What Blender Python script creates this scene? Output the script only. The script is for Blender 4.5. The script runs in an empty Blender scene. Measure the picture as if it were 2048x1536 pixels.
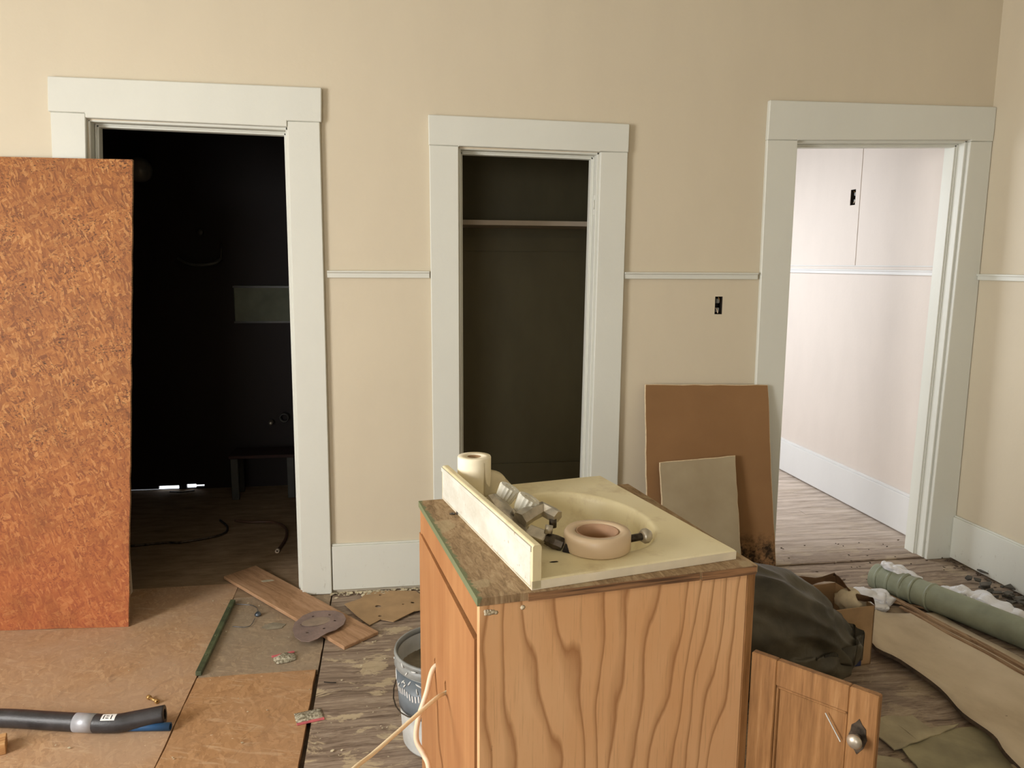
import bpy, bmesh, math, random
from mathutils import Vector, Matrix, noise as mn
random.seed(7)
C = bpy.context.scene.collection
sc = bpy.context.scene
# ------------------------------------------------------------------ camera
FPX, YAW, PITCH, ROLL, CD, CZ = 1555.62, .1573, .1532, .0066, 3.4295, 1.4772
cy, sy, cp, sp = math.cos(YAW), math.sin(YAW), math.cos(PITCH), math.sin(PITCH)
FW = Vector((sy*cp, cy*cp, -sp)); RT0 = Vector((cy, -sy, 0)); UP0 = RT0.cross(FW)
RT = RT0*math.cos(ROLL)+UP0*math.sin(ROLL); UP = -RT0*math.sin(ROLL)+UP0*math.cos(ROLL)
EYE = Vector((0, -CD, CZ))
cd = bpy.data.cameras.new('camera'); cam = bpy.data.objects.new('camera', cd); C.objects.link(cam)
cd.sensor_width = 36; cd.lens = FPX/2048*36; cd.clip_start = .05
cam.matrix_world = Matrix((( RT.x, UP.x, -FW.x, EYE.x), (RT.y, UP.y, -FW.y, EYE.y), (RT.z, UP.z, -FW.z, EYE.z), (0, 0, 0, 1)))
sc.camera = cam
# ------------------------------------------------------------------ sky, daylight at the windows, exposure
w = bpy.data.worlds.new('sky'); sc.world = w; w.use_nodes = True
w.node_tree.nodes['Background'].inputs[0].default_value = (.90, .94, 1, 1)
w.node_tree.nodes['Background'].inputs[1].default_value = 2.6
sc.view_settings.view_transform = 'Standard'; sc.view_settings.look = 'None'
sc.view_settings.gamma = 1; sc.view_settings.use_curve_mapping = False
sc.view_settings.exposure = 0.29
def area(name, loc, target, sx, sy_, power, col):
    l = bpy.data.lights.new(name, 'AREA'); l.shape = 'RECTANGLE'; l.size = sx; l.size_y = sy_; l.energy = power; l.color = col
    o = bpy.data.objects.new(name, l); C.objects.link(o); o.location = loc
    o.rotation_euler = (Vector(target)-Vector(loc)).to_track_quat('-Z', 'Y').to_euler()
area('daylight_left_window', (-3.32, -2.7, 1.55), (0, -2.55, 1.3), 1.5, 1.6, 150, (1, .97, .94))
area('daylight_rear_window', (-1.6, -6.12, 1.6), (-1.6, 0, 1.4), 1.5, 1.6, 27, (1, .97, .94))
area('daylight_inner_window', (1.12, 2.1, 1.75), (2.35, 1.1, .0), 1.3, 1.3, 38, (.94, .965, 1))

def lin(c):
    return tuple((x/255/12.92 if x/255 <= .04045 else ((x/255+.055)/1.055)**2.4) for x in c)+(1,)
def onz(u, v, z=0):
    d = FW+RT*((u-1024)/FPX)+UP*((768-v)/FPX); return EYE+d*((z-EYE.z)/d.z)
def ony(u, v, y=0):
    d = FW+RT*((u-1024)/FPX)+UP*((768-v)/FPX); return EYE+d*((y-EYE.y)/d.y)
# ------------------------------------------------------------------ materials
class Mt:
    def __init__(s, name, rough=.7, co='pos', metal=0, spec=.5):
        s.m = bpy.data.materials.new(name); s.m.use_nodes = True; s.nt = s.m.node_tree; s.n = s.nt.nodes
        s.b = s.n['Principled BSDF']; s.b.inputs['Roughness'].default_value = rough; s.b.inputs['Metallic'].default_value = metal
        s.b.inputs['Specular IOR Level'].default_value = spec
        s.co = s.n.new('ShaderNodeNewGeometry').outputs['Position'] if co == 'pos' else s.n.new('ShaderNodeTexCoord').outputs['Object']
    def L(s, a, b): s.nt.links.new(a, b)
    def setv(s, inp, v):
        if hasattr(v, 'is_linked') or hasattr(v, 'links'): s.L(v, inp)
        else: inp.default_value = v
    def vec(s, scale=(1, 1, 1), rot=(0, 0, 0), loc=(0, 0, 0), src=None):
        n = s.n.new('ShaderNodeMapping'); s.L(src or s.co, n.inputs[0]); n.inputs['Scale'].default_value = scale
        n.inputs['Rotation'].default_value = rot; n.inputs['Location'].default_value = loc; return n.outputs[0]
    def noise(s, vec=None, scale=5, detail=4, rough=.55, dist=0, col=False):
        n = s.n.new('ShaderNodeTexNoise'); s.L(vec or s.co, n.inputs['Vector']); n.inputs['Scale'].default_value = scale
        n.inputs['Detail'].default_value = detail; n.inputs['Roughness'].default_value = rough; n.inputs['Distortion'].default_value = dist
        return n.outputs['Color' if col else 'Fac']
    def vor(s, vec=None, scale=5, feature='F1', out='Color'):
        n = s.n.new('ShaderNodeTexVoronoi'); n.feature = feature; s.L(vec or s.co, n.inputs['Vector']); n.inputs['Scale'].default_value = scale
        return n.outputs[out]
    def sep(s, v, i):
        n = s.n.new('ShaderNodeSeparateXYZ'); s.L(v, n.inputs[0]); return n.outputs[i]
    def ramp(s, fac, stops, interp='LINEAR'):
        n = s.n.new('ShaderNodeValToRGB'); n.color_ramp.interpolation = interp; e = n.color_ramp.elements
        while len(e) < len(stops): e.new(.5)
        for i, (p, c) in enumerate(stops):
            e[i].position = p; e[i].color = lin(c) if isinstance(c, tuple) else (c, c, c, 1)
        s.L(fac, n.inputs[0]); return n.outputs[0]
    def mix(s, fac, a, b, mode='MIX'):
        n = s.n.new('ShaderNodeMix'); n.data_type = 'RGBA'; n.blend_type = mode
        s.setv(n.inputs[0], fac)
        s.setv(n.inputs[6], lin(a) if isinstance(a, tuple) and len(a) == 3 else a)
        s.setv(n.inputs[7], lin(b) if isinstance(b, tuple) and len(b) == 3 else b); return n.outputs[2]
    def mth(s, op, a, b=0, c=0):
        n = s.n.new('ShaderNodeMath'); n.operation = op; s.setv(n.inputs[0], a); s.setv(n.inputs[1], b); s.setv(n.inputs[2], c); return n.outputs[0]
    def add(s, v, w, k):      # vector warp
        a = s.n.new('ShaderNodeVectorMath'); a.operation = 'SCALE'; s.L(w, a.inputs[0]); a.inputs['Scale'].default_value = k
        b = s.n.new('ShaderNodeVectorMath'); b.operation = 'ADD'; s.L(v, b.inputs[0]); s.L(a.outputs[0], b.inputs[1]); return b.outputs[0]
    def rnd(s): return s.n.new('ShaderNodeObjectInfo').outputs['Random']
    def col(s, c): s.setv(s.b.inputs['Base Color'], lin(c) if isinstance(c, tuple) else c); return s
    def bump(s, h, st=.3, d=.002):
        n = s.n.new('ShaderNodeBump'); s.L(h, n.inputs['Height']); n.inputs['Strength'].default_value = st; n.inputs['Distance'].default_value = d
        s.L(n.outputs[0], s.b.inputs['Normal']); return s

def simple(name, c, rough=.6, metal=0, var=.10, nscale=9, co='obj', bump=0, spec=.5):
    t = Mt(name, rough, co, metal, spec)
    n = t.noise(scale=nscale, detail=5)
    d = tuple(int(x*(1-var)) for x in c); e = tuple(min(255, int(x*(1+var*.6))) for x in c)
    t.col(t.ramp(n, [(.3, d), (.7, e)]))
    if bump: t.bump(t.noise(scale=nscale*6, detail=4), bump, .003)
    return t.m
def paint(name, c, var, co='pos', rough=.55, dirt=None):
    t = Mt(name, rough, co, spec=.35)
    a = t.noise(scale=1.3, detail=5, rough=.6); b = t.noise(t.vec((3, 3, 1.2)), 2, 4)
    d = tuple(int(x*(1-var)) for x in c)
    colr = t.mix(a, c, d); colr = t.mix(t.ramp(b, [(.4, .0), (.75, .3)]), colr, tuple(int(x*(1-var*2)) for x in c))
    if dirt:      # scuffs and chips low down
        z = t.sep(t.co, 2); m = t.mth('MULTIPLY', t.ramp(z, [(0, .8), (.22, .0)]), t.ramp(t.noise(t.vec((1, 1, .5)), 34, 6, .7), [(.62, .0), (.70, .8)]))
        colr = t.mix(m, colr, dirt)
    t.col(colr); t.bump(t.noise(scale=60, detail=5), .22, .002); return t.m
def osb(name, cols, plane, co='obj', flake=1.0, speck=.5, size=1.0, bump=.35):
    t = Mt(name, .62, co, spec=.35)
    base = t.vec(rot=(math.pi/2, 0, 0)) if plane == 'xz' else t.co
    if plane == 'xz':   # (x, z) -> first two coordinates
        s_ = t.n.new('ShaderNodeSeparateXYZ'); t.L(t.co, s_.inputs[0]); c_ = t.n.new('ShaderNodeCombineXYZ')
        t.L(s_.outputs[0], c_.inputs[0]); t.L(s_.outputs[2], c_.inputs[1]); base = c_.outputs[0]
    wv = t.noise(base, 7/size, 3, .5, 0, True); wb = t.add(base, wv, .07*size)
    cur = None; hgt = None
    for i, (ang, sx, sy2) in enumerate(((.5, 16, 60), (1.9, 18, 75), (2.7, 14, 52), (1.2, 24, 90))):
        rt_ = t.vec((1, 1, 1), (0, 0, ang), (i*3.7, i*1.3, 0), wb); r = t.vec((sx/size, sy2/size, 1), src=rt_)
        v = t.vor(r, 1.0); cell = t.sep(v, 0); st = t.noise(t.vec((sx*.6/size, sy2*2.5/size, 1), src=rt_), 1, 3)
        f = t.mth('ADD', t.mth('MULTIPLY', cell, .68), t.mth('MULTIPLY', st, .36))
        c = t.ramp(f, [(.12, cols[0]), (.38, cols[1]), (.68, cols[2]), (.95, cols[3])])
        m = t.sep(v, 1)
        if cur is None: cur, hgt = c, f
        else:
            k = t.ramp(m, [(.50, .0), (.53, 1.)]); cur = t.mix(t.mth('MULTIPLY', k, flake), cur, c); hgt = t.mth('ADD', hgt, t.mth('MULTIPLY', k, .5))
    sm = t.ramp(t.noise(t.vec((1, 1.6, 1), (0, 0, .6), (0, 0, 0), wb), 60/size, 5, .7), [(.54, .0), (.62, 1.)])
    cl = t.ramp(t.noise(base, 5/size, 3), [(.38, .0), (.62, 1.)])
    cur = t.mix(t.mth('MULTIPLY', t.mth('MULTIPLY', sm, cl), speck), cur, tuple(int(x*.42) for x in cols[0]))
    return t, cur, hgt, base
def wood(name, c1, c2, c3, along='x', co='pos', scale=1, bump=.3, rough=.65, rand=.25):
    t = Mt(name, rough, co, spec=.3); s = {'x': (1, 14, 14), 'y': (14, 1, 14), 'z': (14, 14, 1)}[along]
    v = t.vec(s); wv = t.noise(t.vec((2, 2, 2)), 2, 2, .5, 0, True); v = t.add(v, wv, .8)
    a = t.noise(v, 3*scale, 6, .65); b = t.noise(v, 14*scale, 4, .7)
    f = t.mth('ADD', t.mth('MULTIPLY', a, .65), t.mth('MULTIPLY', b, .35))
    c = t.ramp(f, [(.36, c1), (.5, c2), (.66, c3)])
    if rand: c = t.mix(t.mth('MULTIPLY', t.rnd(), rand), c, c1)
    t.col(c); t.bump(f, bump, .003); return t, c, f

M = {}
M['wall'] = paint('beige_wall_paint', (213, 202, 178), .03)
M['ceiling'] = paint('ceiling_paint', (205, 200, 185), .05)
M['trim'] = paint('cream_trim_paint', (220, 221, 211), .035, dirt=(150, 135, 112), rough=.42)
M['inner'] = paint('inner_wall_paint', (218, 208, 198), .04)
M['innertrim'] = paint('inner_trim_paint', (222, 222, 220), .03, rough=.45)
M['closet'] = paint('closet_shaded_paint', (120, 112, 84), .16)  # closet's lack of light put into a darker wall colour
M['closetshelf'] = paint('closet_shelf_paint', (180, 165, 145), .1)
M['darkwall'] = paint('unlit_room_wall', (34, 20, 17), .2)  # room's darkness put into the colour: near-black walls
t, c, h, base = osb('reddish_osb', [(110, 62, 28), (150, 92, 44), (168, 108, 54), (198, 146, 88)], 'xz', speck=1.0, size=.6)
zz = t.sep(t.co, 2); c = t.mix(t.ramp(t.mth('ADD', t.mth('DIVIDE', zz, 1.9), t.mth('MULTIPLY', t.noise(scale=2), .2)), [(.08, .5), (.55, .0)]), c, (186, 98, 64)); c = t.mix(t.ramp(t.noise(scale=9, detail=4), [(.45, .0), (.75, .5)]), c, (128, 76, 38))
t.col(c); t.bump(h, .35, .002); M['osb'] = t.m
def dusty(name, cols, size, dust, amt, speck=.25, sc_=3.0):
    t, c, h, base = osb(name, cols, 'xy', co='pos', speck=speck, size=size)
    sk1 = t.ramp(t.noise(t.vec((1.2, 7, 1), src=t.vec((1, 1, 1), (0, 0, .35))), 5, 6, .65, 1.6), [(.56, .0), (.66, .55)]); c = t.mix(sk1, c, (214, 186, 152))
    sk2 = t.ramp(t.noise(t.vec((6, 1.4, 1), src=t.vec((1, 1, 1), (0, 0, .5))), 4, 6, .68, 1.4), [(.58, .0), (.70, .6)]); c = t.mix(sk2, c, (122, 92, 64))
    d = t.ramp(t.noise(scale=sc_, detail=6, rough=.62), [(.30, .0), (.62, 1.)])
    c = t.mix(t.mth('MULTIPLY', d, amt), c, dust)
    sp_ = t.ramp(t.noise(scale=70, detail=3), [(.70, .0), (.73, 1.)]); c = t.mix(sp_, c, (214, 190, 158))
    t.col(c); t.bump(h, .25, .0015); return t.m
M['osb_floor'] = dusty('tan_osb_floor', [(166, 128, 92), (180, 141, 102), (188, 149, 110), (208, 170, 130)], .9, (182, 154, 128), .7)
M['osb_grey'] = dusty('dusty_osb_floor', [(142, 120, 96), (152, 130, 106), (160, 138, 112), (180, 156, 126)], .9, (154, 140, 120), .75)
M['osb_orange'] = dusty('orange_osb_floor', [(158, 116, 76), (174, 131, 88), (182, 139, 95), (202, 158, 114)], .9, (176, 140, 106), .55)
t = Mt('osb_edge', .8, 'pos'); t.col(t.ramp(t.noise(t.vec((1, 1, 8)), 60, 4), [(.35, (92, 58, 34)), (.65, (190, 150, 110))])); M['osb_edge'] = t.m
# weathered floor planks with old paint drips
t, c, f = wood('weathered_floor_planks', (94, 77, 64), (144, 126, 109), (182, 165, 145), 'x', scale=1.2, bump=.4, rand=.12)
x_, y_ = t.sep(t.co, 0), t.sep(t.co, 1)
spl = t.ramp(t.noise(t.vec((.8, 1.5, 1)), 5.5, 7, .68, .6), [(.545, .0), (.575, 1.)])
xm = t.ramp(t.mth('MULTIPLY_ADD', x_, .33, .4), [(.28, .75), (.62, .25)])
c = t.mix(t.mth('MULTIPLY', spl, xm), c, (204, 186, 152))
fl = t.ramp(t.noise(t.vec((1, 2.2, 1)), 42, 4, .6), [(.69, .0), (.72, .8)]); c = t.mix(fl, c, (206, 196, 172))
pale = t.ramp(y_, [(.0, .0), (.35, .95)])      # brightness of the lit inner room put into the board colour
pn = t.ramp(t.noise(t.vec((.6, 4, 1)), 6, 5, .65), [(.35, 1.), (.68, .25)])
c = t.mix(t.mth('MULTIPLY', pale, pn), c, (214, 200, 188))
t.col(c); M['plank'] = t.m
t = Mt('subfloor_dirt', .9, 'pos'); t.col(t.ramp(t.noise(scale=14, detail=7, rough=.7), [(.3, (48, 38, 30)), (.7, (104, 86, 68))])); M['dirt'] = t.m
t = Mt('dark_room_floor', .85, 'pos', spec=.15); t.col(t.ramp(t.noise(t.vec((1, 3, 1)), 6, 7, .7), [(.3, (120, 98, 74)), (.7, (166, 142, 114))])); M['darkfloor'] = t.m
# fir plywood figure: nested wavy growth lines running down the panel
t = Mt('fir_plywood', .48, 'obj', spec=.4)
wv = t.noise(t.vec((1, 1, .26)), 3.0, 3, .5, 0)
xx = t.sep(t.co, 0)
ph = t.mth('ADD', t.mth('MULTIPLY', xx, 17), t.mth('MULTIPLY', wv, 9.0))
n2 = t.noise(t.vec((3, 3, .8)), 6, 4); ph = t.mth('ADD', ph, t.mth('MULTIPLY', n2, .35))
fr = t.mth('FRACT', ph); line = t.ramp(fr, [(0, .0), (.60, .0), (.80, .45), (.88, 1.), (.97, .0)])
fine = t.noise(t.vec((60, 60, 2.0)), 3, 5, .7)
base = t.ramp(t.noise(t.vec((2, 2, .7)), 3, 4), [(.3, (224, 172, 122)), (.7, (234, 190, 144))])
c = t.mix(t.mth('MULTIPLY', line, .8), base, (160, 108, 64)); c = t.mix(t.ramp(fine, [(.54, .0), (.8, .5)]), c, (140, 92, 54))
kn = t.ramp(t.noise(t.vec((1, 1, .45)), 55, 3), [(.74, .0), (.78, .9)]); c = t.mix(kn, c, (82, 44, 24))
t.col(c); M['fir'] = t.m
t = Mt('smooth_birch_plywood', .5, 'obj', spec=.35)
c = t.ramp(t.noise(t.vec((5, 5, .7)), 3, 5, .6), [(.3, (164, 112, 70)), (.7, (184, 134, 88))]); c = t.mix(t.ramp(t.noise(t.vec((40, 40, 1.5)), 3, 4), [(.5, .0), (.85, .35)]), c, (146, 86, 50))
t.col(c); M['birch'] = t.m
t = Mt('plywood_edge', .8, 'obj'); c = t.ramp(t.noise(t.vec((2, 2, 60)), 3, 4), [(.35, (84, 58, 38)), (.6, (164, 122, 84)), (.75, (120, 84, 54))]); t.col(c); M['plyedge'] = t.m
t = Mt('rough_top_board', .8, 'obj', spec=.2)       # bare board with a green painted margin
c = t.ramp(t.noise(t.vec((9, 2.4, 1)), 9, 7, .72, .6), [(.30, (112, 90, 64)), (.5, (156, 130, 98)), (.68, (182, 158, 124))])
pt = t.ramp(t.noise(t.vec((1, 1.2, 1)), 7, 2), [(.60, .0), (.62, .6)]); c = t.mix(pt, c, (176, 158, 124))
e = t.mth('ADD', t.sep(t.co, 0), t.mth('MULTIPLY', t.mth('SUBTRACT', t.noise(scale=70, detail=5), .5), .03))
c = t.mix(t.ramp(t.mth('MULTIPLY', e, 10), [(.02, 1.), (.07, .0)]), c, (118, 124, 92)); t.col(c); t.bump(t.noise(t.vec((9, 3, 1)), 12, 6, .7), .5, .003); M['topboard'] = t.m
t = Mt('oak_door', .5, 'obj', spec=.35)
c = t.ramp(t.noise(t.vec((14, 14, 1)), 4, 5, .65), [(.3, (118, 82, 46)), (.55, (150, 108, 66)), (.75, (172, 132, 88))]); c = t.mix(t.ramp(t.noise(t.vec((50, 50, 3)), 4, 4), [(.55, .0), (.8, .5)]), c, (92, 56, 28)); t.col(c); M['oak'] = t.m
t = Mt('cream_cultured_marble', .3, 'obj', spec=.5)
c = t.ramp(t.noise(t.vec((1, 1, 1)), 4, 5, .55), [(.3, (228, 214, 168)), (.7, (240, 230, 194))])
c = t.mix(t.ramp(t.noise(scale=11, detail=6, rough=.65), [(.52, .0), (.72, .45)]), c, (176, 148, 100)); t.col(c)
t.setv(t.b.inputs['Roughness'], t.ramp(t.noise(scale=16, detail=4), [(.3, .30), (.7, .5)])); M['marble'] = t.m
t = Mt('whitish_backsplash', .45, 'obj'); c = t.ramp(t.noise(t.vec((1, .6, 1)), 12, 6, .7), [(.3, (200, 196, 178)), (.6, (226, 225, 214))]); c = t.mix(t.ramp(t.noise(scale=50, detail=4), [(.66, .0), (.72, .6)]), c, (164, 132, 90)); t.col(c); M['splash'] = t.m
M['slabedge'] = simple('pale_slab_edge', (240, 230, 206), .4, 0, .06, 12)
M['chrome'] = simple('dull_chrome', (196, 188, 172), .38, .75, .22, 22)
M['chromedark'] = simple('tarnished_metal', (86, 78, 68), .45, .8, .4, 60)
t = Mt('clear_acrylic', .12, 'obj'); t.b.inputs['Transmission Weight'].default_value = .45; t.b.inputs['IOR'].default_value = 1.45; t.col((246, 244, 230)); M['acrylic'] = t.m
M['tissue'] = simple('toilet_paper', (250, 240, 212), .95, 0, .04, 20, spec=.1)
t = Mt('tape', .35, 'obj'); t.col((240, 214, 178)); t.b.inputs['Transmission Weight'].default_value = .25; t.b.inputs['Subsurface Weight'].default_value = .0; M['tape'] = t.m
M['tapecore'] = simple('tape_core', (188, 150, 120), .8)
t = Mt('black_bin_liner', .38, 'obj', spec=.5); c = t.ramp(t.noise(scale=6, detail=4), [(.35, (50, 46, 36)), (.7, (88, 82, 66))]); t.col(c); t.bump(t.noise(t.vec((1, 1, 1)), 9, 5, .5, 1.5), .45, .008); t.b.inputs['Roughness'].default_value = .5; M['binliner'] = t.m
M['cardboard'] = simple('cardboard', (176, 144, 106), .85, 0, .12, 8)
M['cardinside'] = simple('cardboard_inside', (122, 92, 64), .9, 0, .2, 8)
M['blueprint'] = simple('blue_print', (44, 50, 84), .7)
t = Mt('brown_drywall_paper', .85, 'obj', spec=.15); c = t.ramp(t.noise(scale=3, detail=5), [(.3, (138, 104, 70)), (.7, (150, 114, 78))])
z = t.sep(t.co, 2); x = t.sep(t.co, 0)
m = t.mth('MULTIPLY', t.ramp(z, [(.16, 1.), (.24, .0)]), t.ramp(t.noise(scale=24, detail=6, rough=.75), [(.40, .0), (.60, .95)])); c = t.mix(m, c, (34, 28, 20)); t.col(c); M['drybrown'] = t.m
t = Mt('grey_drywall_paper', .9, 'obj', spec=.15); c = t.ramp(t.noise(scale=4, detail=5), [(.3, (158, 142, 114)), (.7, (176, 162, 134))]); c = t.mix(t.ramp(t.sep(t.co, 2), [(.05, .35), (.3, .0)]), c, (112, 98, 74)); t.col(c); M['drygrey'] = t.m
M['gypsum'] = simple('gypsum_core', (226, 206, 170), .95, 0, .08, 60, bump=.6)
t = Mt('tan_board_face', .75, 'pos', spec=.25); c = t.ramp(t.noise(t.vec((1.5, 1, 1)), 2.4, 6, .6), [(.28, (178, 160, 134)), (.52, (206, 190, 164)), (.75, (220, 204, 180))]); c = t.mix(t.ramp(t.noise(scale=48, detail=3), [(.72, .0), (.76, .8)]), c, (84, 66, 46)); t.col(c); M['tanboard'] = t.m
M['green'] = simple('sage_green_vinyl', (142, 148, 128), .5, 0, .16, 7)
M['greendark'] = simple('sage_green_inside', (70, 72, 56), .8)
M['vinyl'] = simple('torn_underlay', (172, 160, 130), .75, 0, .18, 6, bump=.2)
M['vinylgreen'] = simple('torn_green_underlay', (150, 142, 112), .75, 0, .2, 6, bump=.2)
M['lath'] = wood('lath_wood', (104, 80, 58), (160, 130, 100), (190, 162, 130), 'y', 'obj', 1, .3, .7, .2)[0].m
t = Mt('crumpled_clear_plastic', .3, 'obj', spec=.6); t.col((244, 246, 252)); t.b.inputs['Transmission Weight'].default_value = .12; t.bump(t.noise(scale=22, detail=4, dist=1.6), .5, .005); M['plastic'] = t.m
M['foam'] = simple('black_foam_rubber', (50, 48, 50), .42, 0, .25, 30, bump=.2)
M['foamin'] = simple('foam_inside', (22, 20, 20), .8)
M['silver'] = simple('silver_tape', (170, 172, 178), .45, .3, .08, 20)
M['sticker'] = simple('white_sticker', (232, 230, 226), .6, 0, .03)
M['ink'] = simple('black_ink', (30, 30, 34), .7)
M['blue'] = simple('blue_pipe', (40, 84, 128), .4, 0, .15)
M['purple'] = simple('purple_grit_paper', (136, 116, 108), .9, 0, .12, 20, bump=.4)
M['purple2'] = simple('worn_grit_paper', (152, 134, 116), .9, 0, .12, 20)
M['cardtan'] = simple('tan_packing_card', (170, 140, 102), .85, 0, .08, 12)
M['greenwood'] = simple('green_painted_wood', (84, 92, 66), .6, 0, .3, 20)
t = Mt('zip_bag_clear', .25, 'obj'); t.col(t.ramp(t.noise(scale=60, detail=4, dist=1.5), [(.4, (112, 104, 84)), (.6, (196, 190, 168))])); M['zipbag'] = t.m
M['pink'] = simple('pink_zip_strip', (206, 104, 110), .5, 0, .15, 30)
M['brass'] = simple('brass', (206, 166, 104), .35, .6, .15)
M['steelblue'] = simple('zinc', (96, 104, 112), .35, .7, .3, 60)
M['bluegrey'] = simple('blue_grey_label', (104, 112, 118), .5, 0, .15, 14)
M['bucketwhite'] = simple('white_bucket_plastic', (206, 208, 204), .42, 0, .12, 10)
M['bucketrim'] = simple('grey_bucket_rim', (136, 138, 134), .45, 0, .15, 10)
M['putty'] = simple('dried_compound', (148, 138, 118), .9, 0, .18, 16, bump=.4)
M['cable'] = simple('white_cable', (236, 212, 182), .45, 0, .05)
M['cable2'] = simple('yellowed_cable', (242, 224, 186), .45, 0, .05)
M['rag'] = simple('cream_rag', (206, 192, 164), .95, 0, .1, 20)
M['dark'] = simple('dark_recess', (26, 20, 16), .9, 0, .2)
M['boxmetal'] = simple('dark_steel_box', (50, 44, 36), .6, .4, .3, 40)
M['darkmetal'] = simple('dim_enamel', (76, 76, 70), .35, 0, .1)
M['rubble'] = simple('broken_dark_tile', (84, 80, 72), .8, 0, .35, 20, co='pos')
M['chip'] = simple('paint_flakes', (196, 184, 156), .8, 0, .2, 30, co='pos')

# ------------------------------------------------------------------ mesh helpers
def new(): return bmesh.new()
def add_box(bm, lo, hi, mi=0):
    vs = [bm.verts.new((x, y, z)) for x in (lo[0], hi[0]) for y in (lo[1], hi[1]) for z in (lo[2], hi[2])]
    for f in ((0, 1, 3, 2), (4, 6, 7, 5), (0, 4, 5, 1), (2, 3, 7, 6), (0, 2, 6, 4), (1, 5, 7, 3)):
        bm.faces.new([vs[i] for i in f]).material_index = mi
    return vs
def add_prism(bm, pts, ext, mi=0, caps=True):
    ext = Vector(ext); a = [bm.verts.new(p) for p in pts]; b = [bm.verts.new(Vector(p)+ext) for p in pts]; n = len(pts)
    if caps: bm.faces.new(a[::-1]).material_index = mi; bm.faces.new(b).material_index = mi
    for i in range(n): bm.faces.new((a[i], a[(i+1) % n], b[(i+1) % n], b[i])).material_index = mi
def bevel(bm, w=.003, seg=1):
    bmesh.ops.recalc_face_normals(bm, faces=bm.faces)
    es = [e for e in bm.edges if len(e.link_faces) == 2 and e.calc_face_angle(0) > .6]
    bmesh.ops.bevel(bm, geom=es, offset=w, segments=seg, affect='EDGES', profile=.6)
def smooth_path(pts, k=8):
    P = [Vector(p) for p in pts]; out = []
    for i in range(len(P)-1):
        a, b, c, d = P[max(i-1, 0)], P[i], P[i+1], P[min(i+2, len(P)-1)]
        for j in range(k):
            s = j/k; out.append(.5*((2*b)+(c-a)*s+(2*a-5*b+4*c-d)*s*s+(3*b-a-3*c+d)*s**3))
    out.append(P[-1]); return out
def add_tube(bm, path, r, seg=10, cap=True, mi=0, sx=1.0):
    P = [Vector(p) for p in path]; rings = []; up = Vector((0, 0, 1)); prev = None
    for i, p in enumerate(P):
        d = (P[min(i+1, len(P)-1)]-P[max(i-1, 0)]).normalized()
        if prev is None: prev = d.cross(up) if abs(d.z) < .95 else d.cross(Vector((1, 0, 0)))
        s = (prev-d*prev.dot(d)).normalized(); prev = s; t_ = s.cross(d)
        rr = r[i] if isinstance(r, (list, tuple)) else r
        rings.append([bm.verts.new(p+s*math.cos(a)*rr*sx+t_*math.sin(a)*rr) for a in (2*math.pi*k/seg for k in range(seg))])
    for a, b in zip(rings, rings[1:]):
        for k in range(seg):
            f = bm.faces.new((a[k], a[(k+1) % seg], b[(k+1) % seg], b[k])); f.smooth = True; f.material_index = mi
    if cap:
        for q in (rings[0], rings[-1]): bm.faces.new(q).material_index = mi
    return rings
def add_lathe(bm, prof, mat=None, seg=32, close=False, mi=0, flute=0, flat=False):
    mat = mat or Matrix(); rings = []
    for r, z in prof:
        rings.append([bm.verts.new(mat @ Vector((r*(1+flute*(k % 2))*math.cos(2*math.pi*k/seg), r*(1+flute*(k % 2))*math.sin(2*math.pi*k/seg), z))) for k in range(seg)] if r > 1e-6 else [bm.verts.new(mat @ Vector((0, 0, z)))])
    if close: rings.append(rings[0])
    for a, b in zip(rings, rings[1:]):
        for k in range(seg):
            q = [a[k % len(a)], a[(k+1) % len(a)], b[(k+1) % len(b)], b[k % len(b)]]; q = list(dict.fromkeys(q))
            if len(q) > 2:
                try: f = bm.faces.new(q); f.smooth = not flat; f.material_index = mi
                except ValueError: pass
def plate(bm, outer, holes, thick, mi=0):
    # flat plate in local xy with real holes, from z=0 to z=thick
    es = []
    for loop in [outer]+list(holes):
        vs = [bm.verts.new((p[0], p[1], 0)) for p in loop]
        for i in range(len(vs)): es.append(bm.edges.new((vs[i], vs[(i+1) % len(vs)])))
    r = bmesh.ops.triangle_fill(bm, edges=es, use_beauty=True)
    fs = [g for g in r['geom'] if isinstance(g, bmesh.types.BMFace)]
    e = bmesh.ops.extrude_face_region(bm, geom=fs)
    bmesh.ops.translate(bm, verts=[v for v in e['geom'] if isinstance(v, bmesh.types.BMVert)], vec=(0, 0, thick))
def circ(x, y, r, n=12, sy_=1.0): return [(x+r*math.cos(2*math.pi*k/n), y+sy_*r*math.sin(2*math.pi*k/n)) for k in range(n)]
def obj(name, bm, mat, parent=None, world=False, smooth=False, rec=True, xf=None):
    if xf is not None: bm.transform(xf)
    if rec: bmesh.ops.recalc_face_normals(bm, faces=bm.faces)
    me = bpy.data.meshes.new(name); bm.to_mesh(me); bm.free()
    for m in (mat if isinstance(mat, (list, tuple)) else [mat]): me.materials.append(m)
    if smooth:
        for p in me.polygons: p.use_smooth = True
    o = bpy.data.objects.new(name, me); C.objects.link(o)
    if parent is not None:
        o.parent = parent
        if world:
            m = Matrix(); q = parent
            while q is not None: m = q.matrix_basis @ m; q = q.parent
            me.transform(m.inverted())
    return o
def tag(o, label, cat, group=None, kind=None):
    o['label'] = label; o['category'] = cat
    if group: o['group'] = group
    if kind: o['kind'] = kind
    return o
def thing(name, label, cat, loc=(0, 0, 0), rotz=0, group=None):
    o = bpy.data.objects.new(name, None); C.objects.link(o); o.empty_display_size = .05
    o.location = loc; o.rotation_euler = (0, 0, rotz); return tag(o, label, cat, group)
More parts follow.
